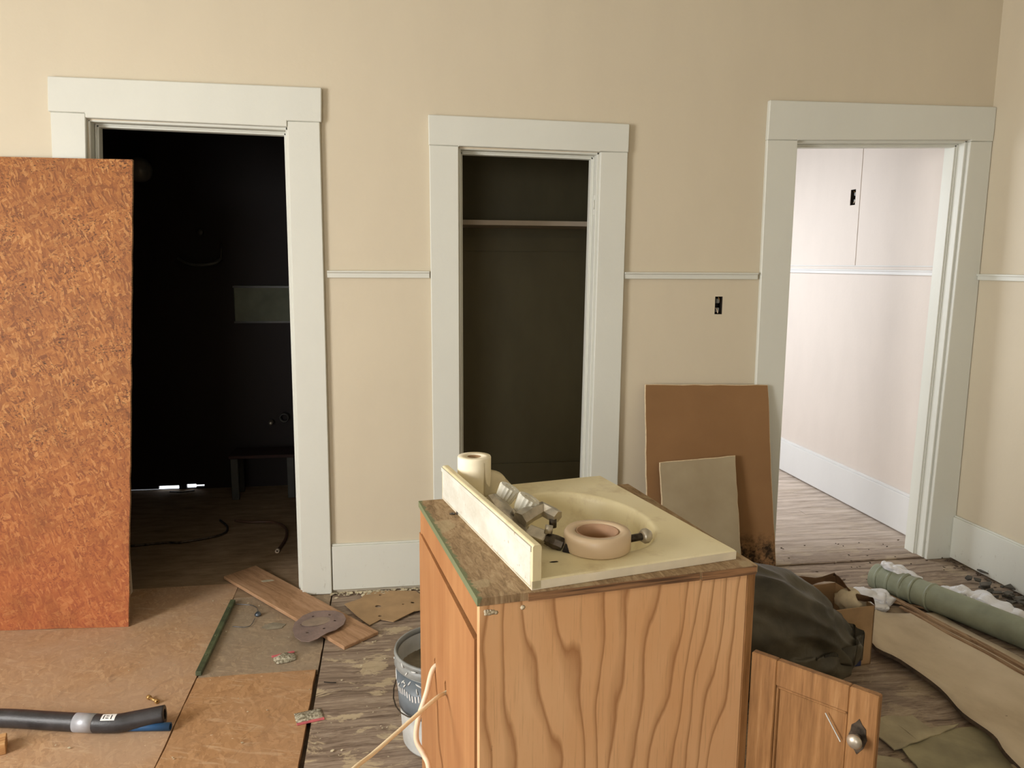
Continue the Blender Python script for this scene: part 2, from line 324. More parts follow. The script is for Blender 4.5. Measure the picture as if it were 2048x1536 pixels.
def struct(name, bm=None, mat=None, parent=None, smooth=False):
    if bm is None:
        o = bpy.data.objects.new(name, None); C.objects.link(o); o.empty_display_size = .05
    else: o = obj(name, bm, mat, parent, smooth=smooth)
    if parent is None: o['kind'] = 'structure'
    return o
def solo(name, bm, mat, label, cat, group=None, kind=None, smooth=False, xf=None):
    # a thing that is one mesh: origin moved to the middle of its base
    if xf is not None: bm.transform(xf)
    xs = [v.co.x for v in bm.verts]; ys = [v.co.y for v in bm.verts]; zs = [v.co.z for v in bm.verts]
    c = Vector(((min(xs)+max(xs))/2, (min(ys)+max(ys))/2, min(zs)))
    bmesh.ops.translate(bm, verts=bm.verts, vec=-c)
    o = obj(name, bm, mat, smooth=smooth); o.location = c; return tag(o, label, cat, group, kind)
def grid_wall(bm, us, vs, holes, plane, p0, p1):
    # wall slab between p0 and p1 on one axis, real openings cut through it
    us = sorted(set(us+[h[0] for h in holes]+[h[1] for h in holes])); vs = sorted(set(vs+[h[2] for h in holes]+[h[3] for h in holes]))
    mk = (lambda u, d, v: (u, d, v)) if plane == 'y' else (lambda u, d, v: (d, u, v))
    solid = {}
    for i in range(len(us)-1):
        for j in range(len(vs)-1):
            um, vm = (us[i]+us[i+1])/2, (vs[j]+vs[j+1])/2
            solid[i, j] = not any(h[0] < um < h[1] and h[2] < vm < h[3] for h in holes)
    V = {}
    def v(i, j, d):
        k = (i, j, d)
        if k not in V: V[k] = bm.verts.new(mk(us[i], d, vs[j]))
        return V[k]
    for (i, j), s in solid.items():
        if not s: continue
        for d in (p0, p1): bm.faces.new((v(i, j, d), v(i+1, j, d), v(i+1, j+1, d), v(i, j+1, d)))
        for (di, dj, a, b) in ((-1, 0, (i, j), (i, j+1)), (1, 0, (i+1, j), (i+1, j+1)), (0, -1, (i, j), (i+1, j)), (0, 1, (i, j+1), (i+1, j+1))):
            if not solid.get((i+di, j+dj), False): bm.faces.new((v(*a, p0), v(*b, p0), v(*b, p1), v(*a, p1)))

# ================================================================== THE ROOM
XR = 2.835
# walls of the front room
OUT = (1.494, 1.531, 1.252, 1.334)
bm = new(); grid_wall(bm, [-3.3, XR+.15], [-.03, 3.1], [(-1.166, -.400, -.03, 2.03), (.306, .926, -.03, 1.962), (1.835, 2.725, -.03, 2.065), OUT], 'y', 0, .13)
struct('wall_back', bm, M['wall'])
bm = new(); grid_wall(bm, [-6.05, .0], [-.03, 3.1], [(-3.45, -1.95, .75, 2.35)], 'x', -3.3, -3.2); struct('wall_left', bm, M['wall'])
bm = new(); grid_wall(bm, [-3.3, XR+.15], [-.03, 3.1], [(-2.35, -.85, .75, 2.35)], 'y', -6.15, -6.05); struct('wall_front', bm, M['wall'])
bm = new(); add_box(bm, (XR, -6.15, -.03), (XR+.15, 0, 3.1)); struct('wall_right', bm, M['wall'])
bm = new(); add_prism(bm, [(-3.35, -6.2, 3.1), (XR+.2, -6.2, 3.1), (XR+.2, 4.2, 3.1), (1.17, 4.2, 3.1), (1.17, 1.9, 3.1), (-3.35, 1.9, 3.1)], (0, 0, .1)); struct('ceiling', bm, M['ceiling'])
for i, (lo, hi) in enumerate((((-3.30, -3.45, .75), (-3.2, -1.95, 2.35)), ((-2.35, -6.15, .75), (-.85, -6.05, 2.35)))):
    bm = new(); a, b = Vector(lo), Vector(hi); k = 1 if i == 0 else 0
    for s in (0, 1):
        l, h = a.copy(), b.copy()
        if s == 0: h[k] = l[k]+.05
        else: l[k] = h[k]-.05
        add_box(bm, l, h)
        l, h = a.copy(), b.copy()
        if s == 0: h[2] = l[2]+.05
        else: l[2] = h[2]-.05
        add_box(bm, l, h)
    l, h = a.copy(), b.copy(); l[2], h[2] = 1.53, 1.57; add_box(bm, l, h)
    struct('window_%d' % (i+1), bm, M['trim'])
# inner room seen through the right doorway, and its window
XI = 2.8155; SW = (1.035, 1.088, 1.846, 1.940)
bm = new(); grid_wall(bm, [.13, 4.1], [-.03, 3.1], [SW], 'x', XI, XI+.1); struct('wall_inner_right', bm, M['inner'])
bm = new(); grid_wall(bm, [.9, 4.1], [-.03, 3.1], [(1.45, 2.75, .5, 2.3)], 'x', 1.17, 1.27); add_box(bm, (1.17, .13, -.03), (1.27, .9, 3.1)); struct('wall_inner_left', bm, M['inner'])
bm = new(); add_box(bm, (1.17, 4.1, -.03), (2.95, 4.2, 3.1)); struct('wall_inner_far', bm, M['inner'])
# dark room on the left and the closet
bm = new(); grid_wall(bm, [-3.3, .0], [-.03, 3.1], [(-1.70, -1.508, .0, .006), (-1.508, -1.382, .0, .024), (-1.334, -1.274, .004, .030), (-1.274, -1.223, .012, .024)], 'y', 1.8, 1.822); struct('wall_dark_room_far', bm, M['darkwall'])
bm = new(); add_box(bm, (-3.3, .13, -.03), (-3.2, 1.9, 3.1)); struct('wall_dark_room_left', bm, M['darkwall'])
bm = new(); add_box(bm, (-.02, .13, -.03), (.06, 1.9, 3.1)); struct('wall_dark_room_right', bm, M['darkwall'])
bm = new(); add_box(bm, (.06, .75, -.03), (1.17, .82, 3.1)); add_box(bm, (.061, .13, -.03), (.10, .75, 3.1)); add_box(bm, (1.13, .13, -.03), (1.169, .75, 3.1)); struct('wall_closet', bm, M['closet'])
bm = new(); add_box(bm, (.10, .40, 1.664), (1.13, .75, 1.687)); cs = struct('trim_closet_shelf', bm, M['closetshelf'])
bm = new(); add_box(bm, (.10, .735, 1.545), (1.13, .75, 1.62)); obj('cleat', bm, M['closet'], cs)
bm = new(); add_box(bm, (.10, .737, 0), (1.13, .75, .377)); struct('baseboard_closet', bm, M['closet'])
# doorways: casings, jambs and stops
def q4(a, b, c, d, y): return [Vector((p[0], y, p[1])) for p in (a, b, c, d)]
def P(u, v): p = ony(u, v, 0); return (p.x, p.z)
def doorway(n, TLo, TRo, TLi, TRi, fLi, fLo, fRi, fRo, head_bot_l, head_bot_r, ov=.0, th=.022):
    """corners on the wall plane: outer/inner head corners, feet of the side casings"""
    r = struct('door_%d' % n)
    hb = lambda x: (x, head_bot_l[1]+(head_bot_r[1]-head_bot_l[1])*(x-head_bot_l[0])/(head_bot_r[0]-head_bot_l[0]))
    hl, hr = hb(TLi[0]), hb(TRi[0])
    bm = new(); add_prism(bm, [Vector((p[0], 0, p[1])) for p in (head_bot_l, hl, TLi, TRi, hr, head_bot_r, TRo, TLo)], (0, -th-.004, 0)); bevel(bm, .003); obj('head_casing', bm, M['trim'], r)
    bm = new(); add_prism(bm, q4(fLo, fLi, (hl[0], hl[1]-.0008), (head_bot_l[0]+ov, head_bot_l[1]), 0), (0, -th, 0)); bevel(bm, .003); obj('side_casing', bm, M['trim'], r)
    bm = new(); add_prism(bm, q4(fRi, fRo, (head_bot_r[0]-ov, head_bot_r[1]), (hr[0], hr[1]-.0008), 0), (0, -th, 0)); bevel(bm, .003); obj('side_casing', bm, M['trim'], r)
    g = .010; zi = min(TLi[1], TRi[1])-g
    for s, f, tp in ((1, fLi, TLi), (-1, fRi, TRi)):
        bm = new(); pts = [(f[0]-s*.03, -.0), (f[0]+s*g, -.0), (tp[0]+s*g, tp[1]+.03), (tp[0]-s*.03, tp[1]+.03)]
        add_prism(bm, q4(*pts, .001), (0, .139, 0)); bevel(bm, .002); j = obj('jamb', bm, M['trim'], r)
        bm = new()
        for (y0, y1, dd) in ((.052, .092, .013), (.045, .052, .006)):
            pts = [(f[0]+s*g, .0), (f[0]+s*(g+dd), .0), (tp[0]+s*(g+dd), tp[1]), (tp[0]+s*g, tp[1])]; add_prism(bm, q4(*pts, y0), (0, y1-y0, 0))
        bevel(bm, .0015); obj('door_stop', bm, M['trim'], j)
    bm = new(); add_prism(bm, q4((TLi[0], TLi[1]-g), (TRi[0], TRi[1]-g), (TRi[0], TRi[1]+.03), (TLi[0], TLi[1]+.03), .001), (0, .139, 0)); bevel(bm, .002); j = obj('head_jamb', bm, M['trim'], r)
    bm = new()
    for (y0, y1, dd) in ((.052, .092, .013), (.045, .052, .006)):
        add_prism(bm, q4((TLi[0]+g, TLi[1]-g-dd), (TRi[0]-g, TRi[1]-g-dd), (TRi[0]-g, TRi[1]-g), (TLi[0]+g, TLi[1]-g), y0), (0, y1-y0, 0))
    bevel(bm, .0015); obj('door_stop', bm, M['trim'], j)
    return r
def foot(x, z=.0): return (x, z)
fx = lambda u, v: P(u, v)[0]
doorway(1, P(100, 155), P(644, 178), P(175.5, 237.5), P(576, 255.5), foot(P(175, 237)[0]-.11), foot(fx(105, 230)-.08), foot(fx(606, 1189)), foot(fx(665, 1188)), P(101, 225), P(644, 246), .007)
doorway(2, P(856, 231), P(1256, 250), P(916.3, 293.5), P(1198.8, 305), foot(fx(919, 910)), foot(fx(867, 980)), foot(fx(1176, 990)), foot(fx(1232, 990)), P(857, 291), P(1254, 306), .002)
doorway(3, P(1535, 202), (XR-.001, P(1985, 216)[1]), P(1591, 281.5), P(1935, 281), foot(fx(1545, 1110)), foot(fx(1504, 900)), foot(fx(1847, 1116)), foot(XR-.002), P(1530, 281), (XR-.001, P(1978, 284)[1]), .001)
hg = thing('strike_plate', 'painted-over strike plate on the right jamb of the narrow closet doorway', 'strike plate', (.915, .03, 1.74))
bm = new(); add_box(bm, (-.004, -.012, -.045), (.001, .012, .045)); bevel(bm, .002); obj('plate', bm, M['trim'], hg)
bm = new(); add_lathe(bm, [(.0, -.02), (.004, -.02), (.004, .02), (0, .02)], Matrix.Translation((-.005, -.013, 0)), 8); obj('pin', bm, M['trim'], hg)
# chair rail and baseboards
def rail(name, x0, x1):
    bm = new(); add_prism(bm, [(x0, 0, 1.414), (x0, -.015, 1.414), (x0, -.016, 1.434), (x0, -.024, 1.437), (x0, -.024, 1.444), (x0, 0, 1.444)], (x1-x0, 0, 0)); bevel(bm, .0015); return struct(name, bm, M['trim'])
rail('trim_chair_rail_back', fx(655, 550), fx(859, 550)); rail('trim_chair_rail_back_right', fx(1247, 553), fx(1513, 553)); rail('trim_chair_rail_back_left', -3.2, fx(100, 500))
bm = new(); add_box(bm, (XR-.016, -6.0, 1.414), (XR, -.024, 1.436)); add_box(bm, (XR-.024, -6.0, 1.434), (XR, -.024, 1.444)); bevel(bm, .002); struct('trim_chair_rail_right', bm, M['trim'])
def base(name, x0, x1, z0=.012):
    bm = new(); add_box(bm, (x0, -.020, z0), (x1, .0, .222)); add_box(bm, (x0, -.014, .222), (x1, 0, .230)); bevel(bm, .002); return struct(name, bm, M['trim'])
base('baseboard_back', fx(666, 1140), fx(868, 1100), .016); base('baseboard_back_right', fx(1233, 990), 1.70); base('baseboard_back_left', -3.2, -1.30)
bm = new(); add_box(bm, (XR-.02, -6.0, .008), (XR, -.023, .222)); add_box(bm, (XR-.014, -6.0, .222), (XR, -.023, .230)); bevel(bm, .002); struct('baseboard_right', bm, M['trim'])
bm = new(); add_box(bm, (XI-.02, .14, .012), (XI, 4.1, .225)); add_box(bm, (XI-.015, .14, .225), (XI, 4.1, .240)); bevel(bm, .002); struct('baseboard_inner_right', bm, M['innertrim'])
bm = new(); add_box(bm, (XI-.014, .14, 1.43), (XI, 4.1, 1.452)); add_box(bm, (XI-.022, .14, 1.449), (XI, 4.1, 1.458)); add_box(bm, (XI-.006, .14, 1.475), (XI, 4.1, 1.482)); bevel(bm, .002); struct('trim_chair_rail_inner', bm, M['innertrim'])
bm = new(); add_box(bm, (XI-.003, .985, 1.482), (XI+.001, 1.012, 3.1)); bevel(bm, .001); struct('trim_batten_inner', bm, M['inner'])
# floor: dirt bed, planks in front and inner room, OSB panels patched in on the left
fl = new(); add_prism(fl, [(-3.3, -6.15, -.06), (XR+.15, -6.15, -.06), (XR+.15, 4.2, -.06), (1.17, 4.2, -.06), (1.17, 1.822, -.06), (-3.3, 1.822, -.06)], (0, 0, .038)); floor = struct('floor', fl, M['dirt'])
ub = new(); add_box(ub, (0, 0, 0), (1, 1, 1)); ume = bpy.data.meshes.new('plank'); bmesh.ops.recalc_face_normals(ub, faces=ub.faces)
bmesh.ops.bevel(ub, geom=[e for e in ub.edges if abs(e.verts[0].co.x-e.verts[1].co.x) > .5 and e.verts[0].co.z > .5], offset=.012, segments=1, affect='EDGES')
ub.to_mesh(ume); ub.free(); ume.materials.append(M['plank'])
rp = random.Random(3)
def plank_row(x0, x1, y, wd, z=0):
    x = x0
    while x < x1-.01:
        ln = rp.uniform(1.1, 2.3); e = min(x1, x+ln)
        if x1-e < .35: e = x1
        o = bpy.data.objects.new('plank', ume); C.objects.link(o); o.parent = floor
        o.location = (x+.0008, y+.0004, -.022); o.scale = (e-x-.0016, wd-.0010, .022+z+rp.uniform(-.0010, .0002)); o.rotation_euler = (rp.uniform(-.004, .004), 0, 0); x = e
PW = .0825; y = -2.475
while y < -.01: plank_row(-.273 if y > -1.6 else -3.2, XR, y, PW); y += PW
while y < 4.05:
    plank_row(1.27, XI-.001, y, PW); y += PW
bm = new(); add_box(bm, (-3.2, -6.05, -.022), (XR, -2.476, -.001)); obj('near_boards', bm, M['plank'], floor)
bm = new(); add_box(bm, (-3.2, .0, -.022), (-.02, 1.822, -.0015)); obj('dark_room_floor', bm, M['darkfloor'], floor)
bm = new(); add_box(bm, (.06, .0, -.022), (1.17, .75, -.0015)); obj('closet_floor', bm, M['darkfloor'], floor)
bm = new(); add_box(bm, (1.87, .00, -.001), (2.69, .10, .007)); bevel(bm, .004); obj('threshold', bm, M['plank'], floor)
def sheet_floor(x0, x1, y0, y1, z, m, lab, jag=.004):
    bm = new(); r = random.Random(int(x0*100)); pts = []
    def edge(a, b, n):
        for i in range(n):
            s = i/n; pts.append((a[0]+(b[0]-a[0])*s+r.uniform(-jag, jag)*.4, a[1]+(b[1]-a[1])*s+r.uniform(-jag, jag)*.4, 0))
    edge((x0, y0), (x1, y0), 6); edge((x1, y0), (x1, y1), 20); edge((x1, y1), (x0, y1), 6); edge((x0, y1), (x0, y0), 20)
    add_prism(bm, [(p[0], p[1], -.022) for p in pts], (0, 0, z+.022)); o = obj('floor_panel', bm, m, floor); o['label'] = lab
sheet_floor(-3.2, -.708, -1.62, .16, .000, M['osb_floor'], 'large dusty tan strand board panel on the left')
sheet_floor(-.703, -.279, -.684, .16, -.002, M['osb_grey'], 'greyish dusty strand board panel')
sheet_floor(-.703, -.289, -1.62, -.688, .001, M['osb_orange'], 'orange-brown strand board panel')

# electrical openings
def rough_box(name, label, lo, hi, axis, d):
    lo, hi = Vector(lo), Vector(hi); t_ = thing(name, label, 'outlet', (lo+hi)/2)
    bm = new(); c_ = (lo+hi)/2; k = 1 if axis == 'y' else 0; w_ = 1-k
    back_lo, back_hi = lo.copy(), hi.copy(); back_lo[k] += d; back_hi[k] = back_lo[k]+.003; add_box(bm, back_lo, back_hi)
    for ax in (w_, 2):
        for s in (0, 1):
            l, h = lo.copy(), hi.copy(); h[k] = lo[k]+d
            if s: l[ax] = h[ax]-.002
            else: h[ax] = l[ax]+.002
            l[k] += .002; add_box(bm, l, h)
    obj('metal_box', bm, M['boxmetal'], t_, world=True)
    for dz in (-.022, .020):
        bm = new(); l, h = lo.copy(), hi.copy(); l[k] += .012; h[k] = l[k]+.02; l[w_] = c_[w_]-.008; h[w_] = c_[w_]+.010; l[2] = c_[2]+dz-.011; h[2] = c_[2]+dz+.011
        add_box(bm, l, h); bevel(bm, .003); obj('receptacle', bm, M['bucketrim'], t_, world=True)
    for s in (-1, 1):
        bm = new(); p = c_.copy(); p[k] = lo[k]+.006; q = p.copy(); p[2] += s*.036; q[2] += s*.012; q[w_] += s*.010; q[k] += .012
        add_tube(bm, smooth_path([p, (p+q)/2+Vector((.002, 0, .004)), q], 4), .0022, 6); obj('wire', bm, M['brass' if s > 0 else 'cable'], t_, world=True)
    return t_
rough_box('outlet_opening', 'bare electrical outlet opening in the beige wall below the chair rail', (1.494, .0, 1.252), (1.531, .02, 1.334), 'y', .05)
rough_box('switch_opening', 'bare switch opening high on the bright inner room wall', (XI, 1.035, 1.846), (XI+.01, 1.088, 1.940), 'x', .05)
ro = bpy.data.objects.get('switch_opening'); ro['category'] = 'switch box'

# ================================================================== LEFT: standing sheet of OSB
def quad_sheet(name, pts, thick_dir, mat, label, cat, mi=None):
    pass
br = Vector((-1.073, -.232, .001)); tr = Vector((-.990, -.062, 1.875)); bl = Vector((-1.98, -.165, .001))
up_ = (tr-br); tl = bl+up_+Vector((.0, .0, .004)); nrm = (br-bl).cross(up_).normalized()
if nrm.y > 0: nrm = -nrm
t_ = thing('strand_board_sheet', 'tall reddish-brown strand board sheet standing against the left door casing', 'board', br)
N = 22; bm = new(); r = random.Random(2)
outl = [bl+(br-bl)*i/N+Vector((0, 0, r.uniform(-.0005, .0015))) for i in range(N)]+[br+(tr-br)*i/40+(br-bl).normalized()*r.uniform(-.0022, .0015) for i in range(40)]+[tr+(tl-tr)*i/N for i in range(N)]+[tl]
add_prism(bm, outl, -nrm*.0125)
for f in bm.faces: f.material_index = 0 if len(f.verts) > 4 else 1
obj('panel', bm, [M['osb'], M['osb_edge']], t_, world=True)

# stick with green paint lying along the panel joint
a, b = onz(466, 1206), onz(397, 1352)
d = (b-a).normalized(); s = Vector((-d.y, d.x, 0))*.011
bm = new(); add_prism(bm, [a-s, a+s, a+s+Vector((0, 0, .016)), a-s*.9+Vector((0, 0, .018))], (b-a)); bevel(bm, .002)
for k in (.15, .55, .8):
    p = a+(b-a)*k+Vector((0, 0, .0165)); add_lathe(bm, [(0, .0), (.004, 0), (.003, .003), (0, .004)], Matrix.Translation(p), 8)
solo('wooden_strip', bm, M['greenwood'], 'narrow green-painted wooden strip lying along the floor panel joint', 'strip')
# loose board across the doorway
A, B, D, E_ = onz(447, 1152, .02), onz(512, 1130, .02), onz(757, 1262, .016), onz(688, 1293, .016)
lp, _, _ = wood('loose_board_wood', (142, 108, 78), (172, 134, 100), (190, 154, 122), 'y', 'obj', .8, .25, .65, 0)
bd = thing('loose_board', 'long bare plank lying diagonally across the left doorway floor', 'plank', (A+D)/2*Vector((1, 1, 0)) if False else Vector(((A.x+D.x)/2, (A.y+D.y)/2, 0)), math.atan2((D-B).y, (D-B).x)-math.pi/2)
bm = new(); add_prism(bm, [p-Vector((0, 0, .016)) for p in (A, B, D, E_)], (0, 0, .015)); bevel(bm, .0025); obj('board', bm, lp.m, bd, world=True)
p0 = onz(535, 1162, .020); bm = new(); plate(bm, [(.03, .0), (.02, .012), (-.012, .014), (-.03, .004), (-.018, -.01), (.006, -.006)], [], .001); bm.transform(Matrix.Translation(p0+Vector((0, 0, -.0005)))); obj('paint_splash', bm, M['chip'], bd, world=True)
# sanding disc with holes, resting half on the board
def pix_poly(uv, z): return [onz(u, v, z) for u, v in uv]
def hole_plate(name, outl, holes, z, th, mat, label, cat, bend=None):
    o3 = pix_poly(outl, z); c = sum(o3, Vector())/len(o3)
    bm = new(); plate(bm, [(p.x-c.x, p.y-c.y) for p in o3], [[(q[0]-c.x, q[1]-c.y) for q in circ(onz(u, v, z).x, onz(u, v, z).y, rr, 10)] for u, v, rr in holes], th)
    if bend:
        for v in bm.verts: v.co.z += bend(v.co.x+c.x, v.co.y+c.y)
    bmesh.ops.translate(bm, verts=bm.verts, vec=c)
    return solo(name, bm, mat, label, cat)
zc = lambda x, y: (x/3.368+380, y/3.368+1080)
dz = .024
dt = thing('sanding_disc', 'purplish-grey sanding disc with holes half on the loose board', 'sanding disc', onz(640, 1252, 0))
outl = [zc(*p) for p in ((690, 598), (704, 556), (760, 506), (830, 478), (905, 478), (975, 484), (1030, 502), (1052, 538), (1036, 576), (985, 612), (925, 632), (890, 650), (858, 668), (806, 684), (752, 678), (708, 650))]
o3 = pix_poly(outl, dz); c = sum(o3, Vector())/len(o3)
bm = new(); plate(bm, [(p.x-c.x, p.y-c.y) for p in o3], [circ(onz(*zc(*q), dz).x-c.x, onz(*zc(*q), dz).y-c.y, .006, 10) for q in ((830, 513), (942, 510), (978, 551), (905, 601), (792, 620), (752, 568))], .002)
for v in bm.verts: v.co.z += .004*math.sin(v.co.x*22)+.0
bm.transform(Matrix.Translation(c)); obj('abrasive_sheet', bm, M['purple'], dt, world=True)
bm = new(); cc = onz(*zc(850, 556), dz); plate(bm, circ(0, 0, .058, 28, .62), [], .0012); bm.transform(Matrix.Rotation(math.radians(15), 4, 'Z')); bm.transform(Matrix.Translation(cc+Vector((0, 0, .0035))))
obj('worn_centre', bm, M['purple2'], dt, world=True)
# tan packing card with hexagonal corners and cut-outs
zc2 = lambda p: zc(*p)
outl = [zc2(p) for p in ((1040, 440), (1150, 396), (1190, 350), (1350, 343), (1520, 352), (1620, 420), (1640, 460), (1512, 488), (1370, 553), (1284, 532), (1210, 572), (1120, 510))]
hole_plate('packing_card', outl, [(*zc(1283, 368), .007), (*zc(1280, 510), .008), (*zc(1437, 440), .006), (*zc(1500, 430), .009), (*zc(1268, 444), .014)], .006, .003, M['cardtan'], 'tan packing card with zigzag edge and punched holes beside the vanity', 'cardboard', lambda x, y: .004*math.sin(x*20))
# zip bags
def zipbag(loc, rot, s, label, crumple):
    t_ = thing('zip_bag', label, 'plastic bag', loc, rot, 'small zip bags on the floor')
    bm = new(); n = 10; rr = random.Random(int(loc.x*1000))
    g = [[bm.verts.new((s*(i/n-.5)*(1-.35*crumple*abs(j/n-.5)), s*.82*(j/n-.5)*(1-.3*crumple*abs(i/n-.5)), .002+.010*math.sin(math.pi*i/n)*math.sin(math.pi*j/n)*(.5+rr.random()*(.5+crumple)))) for j in range(n+1)] for i in range(n+1)]
    for i in range(n):
        for j in range(n): bm.faces.new((g[i][j], g[i+1][j], g[i+1][j+1], g[i][j+1])).smooth = True
    e = bmesh.ops.extrude_face_region(bm, geom=list(bm.faces)); bmesh.ops.translate(bm, verts=[v for v in e['geom'] if isinstance(v, bmesh.types.BMVert)], vec=(0, 0, -.0018))
    obj('pouch', bm, M['zipbag'], t_, rec=False)
    bm = new(); add_box(bm, (-s*.5, -s*.43, .001), (s*.5, -s*.30, .005)); bevel(bm, .001); obj('zip_strip', bm, M['pink'], t_)
zipbag(onz(570, 1317, .0), math.radians(200), .085, 'crumpled zip bag with pink strip on the grey floor panel', 1)
zipbag(onz(618, 1434, .0), math.radians(15), .088, 'flat zip bag with pink strip lying over the dark floor joint', .15)
# zinc fitting with wire, brass fitting
ft = thing('zinc_fitting', 'small dark zinc fitting with a bent wire near the green strip', 'fitting', onz(516, 1231))
bm = new(); add_lathe(bm, [(0, 0), (.013, 0), (.015, .004), (.012, .010), (.007, .016), (0, .017)], None, 8); obj('cap', bm, M['steelblue'], ft)
bm = new(); add_tube(bm, smooth_path([(p-onz(516, 1231)) for p in (onz(510, 1236, .003), onz(502, 1250, .003), onz(490, 1254, .003), onz(465, 1253, .003))], 5), .0012, 6); obj('wire', bm, M['steelblue'], ft)
bm = new(); add_tube(bm, smooth_path([(p-onz(516, 1231)) for p in (onz(516, 1228, .005), onz(514, 1216, .004), onz(500, 1210, .003), onz(470, 1208, .003))], 5), .0012, 6); obj('wire', bm, M['steelblue'], ft)
bm = new(); pts_ = [(.045*math.cos(k/18*2*math.pi)*(1+.12*math.sin(k*2.1)), .030*math.sin(k/18*2*math.pi)*(1+.1*math.sin(k*1.7))) for k in range(18)]; plate(bm, pts_, [], .0006); bm.transform(Matrix.Translation(onz(547, 1252, 0)))
solo('dried_puddle', bm, M['putty'], 'round dried compound spot between the zinc fitting and the sanding disc', 'stain')
bf = thing('brass_fitting', 'short brass fitting lying above the open foam pipe end', 'fitting', onz(308, 1404), math.radians(-42))
R90 = Matrix.Translation((0, 0, .008)) @ Matrix.Rotation(math.pi/2, 4, 'Y')
bm = new(); add_lathe(bm, [(.003, -.022), (.0045, -.022), (.0045, .012), (.003, .012)], R90, 14, close=True); obj('barrel', bm, M['brass'], bf)
bm = new(); add_lathe(bm, [(.003, .012), (.008, .012), (.008, .022), (.004, .022)], R90, 6, close=True); obj('nut', bm, M['brass'], bf)
bm = new(); add_lathe(bm, [(.003, -.034), (.0075, -.034), (.008, -.028), (.0075, -.022), (.003, -.022)], R90, 12, close=True); obj('flange', bm, M['brass'], bf)
# foam pipe sleeve with blue pipe
zr = .029
fp = thing('foam_pipe_sleeve', 'black foam pipe sleeve with silver tape band lying at bottom left', 'pipe insulation', onz(150, 1445))
pth = smooth_path([onz(-160, 1436, zr), onz(0, 1436, zr), onz(90, 1441, zr), onz(160, 1445, zr), onz(225, 1447, zr), onz(270, 1440, zr+.004), onz(330, 1428, zr+.012)], 8)
bm = new(); rg = add_tube(bm, pth, .0285, 20, cap=False); dirv = (pth[-1]-pth[-2]).normalized()
inner = [bm.verts.new(pth[-1]+(v.co-pth[-1])*.58) for v in rg[-1]]; inner2 = [bm.verts.new(v.co-dirv*.07) for v in inner]
for k in range(20):
    bm.faces.new((rg[-1][k], rg[-1][(k+1) % 20], inner[(k+1) % 20], inner[k])); f = bm.faces.new((inner[k], inner[(k+1) % 20], inner2[(k+1) % 20], inner2[k])); f.material_index = 1
bm.faces.new(inner2).material_index = 1; bm.faces.new(rg[0])
obj('sleeve', bm, [M['foam'], M['foamin']], fp, world=True)
def band(u0, u1, rr, name, mat, arc=None):
    i0 = min(range(len(pth)), key=lambda i: abs(proj(pth[i])[0]-u0)); P0 = at_u(u0); P1 = at_u(u1); bm = new()
    if arc is None: add_tube(bm, [P0, (P0+P1)/2, P1], rr, 24, cap=True)
    else:
        d = (P1-P0).normalized(); s = d.cross(Vector((0, 0, 1))).normalized(); t2 = s.cross(d); g = []
        for P_ in (P0, P1): g.append([bm.verts.new(P_+(s*math.cos(a_)+t2*math.sin(a_))*rr) for a_ in [math.radians(arc[0]+(arc[1]-arc[0])*k/6) for k in range(7)]])
        for k in range(6): bm.faces.new((g[0][k], g[1][k], g[1][k+1], g[0][k+1]))
    return obj(name, bm, mat, fp, world=True, smooth=True)
def proj(p):
    d = p-EYE; w_ = d.dot(FW); return (1024+FPX*d.dot(RT)/w_, 768-FPX*d.dot(UP)/w_)
def at_u(u):
    for a, b in zip(pth, pth[1:]):
        ua, ub = proj(a)[0], proj(b)[0]
        if ua <= u <= ub: return a+(b-a)*(u-ua)/(ub-ua)
    return pth[0]
band(152, 191, .0293, 'tape_band', M['silver'])
band(207, 235, .0291, 'sticker', M['sticker'], (48, 100))
for k, (u0, u1, a0, a1) in enumerate(((211, 213, 60, 90), (216, 222, 62, 68), (216, 222, 78, 84), (226, 228, 58, 90))): band(u0, u1, .0294, 'print_mark', M['ink'], (a0, a1))
bp = thing('blue_pipe', 'blue plastic pipe end poking out beneath the foam sleeve', 'pipe', onz(300, 1455))
bm = new(); q = [onz(215, 1452, .016), onz(270, 1454, .014), onz(341, 1453, .014)]; add_lathe  # straight run
rg = add_tube(bm, q, .013, 14, cap=False); ins = [bm.verts.new(q[-1]+(v.co-q[-1])*.75) for v in rg[-1]]; in2 = [bm.verts.new(v.co-(q[2]-q[1]).normalized()*.04) for v in ins]
for k in range(14): bm.faces.new((rg[-1][k], rg[-1][(k+1) % 14], ins[(k+1) % 14], ins[k])); bm.faces.new((ins[k], ins[(k+1) % 14], in2[(k+1) % 14], in2[k]))
bm.faces.new(in2); obj('pipe', bm, M['blue'], bp, world=True)
# wood offcut at lower left corner
oc = onz(-22, 1506); bm = new(); add_box(bm, (-.055, -.03, 0), (.038, .035, .036)); bevel(bm, .002)
o = solo('wood_offcut', bm, wood('offcut_wood', (150, 104, 62), (196, 150, 100), (214, 172, 122), 'x', 'obj', 1, .2, .7, 0)[0].m, 'small light wood offcut at the lower left corner of the floor', 'offcut'); o.location = (oc.x, oc.y, 0); o.rotation_euler.z = .35

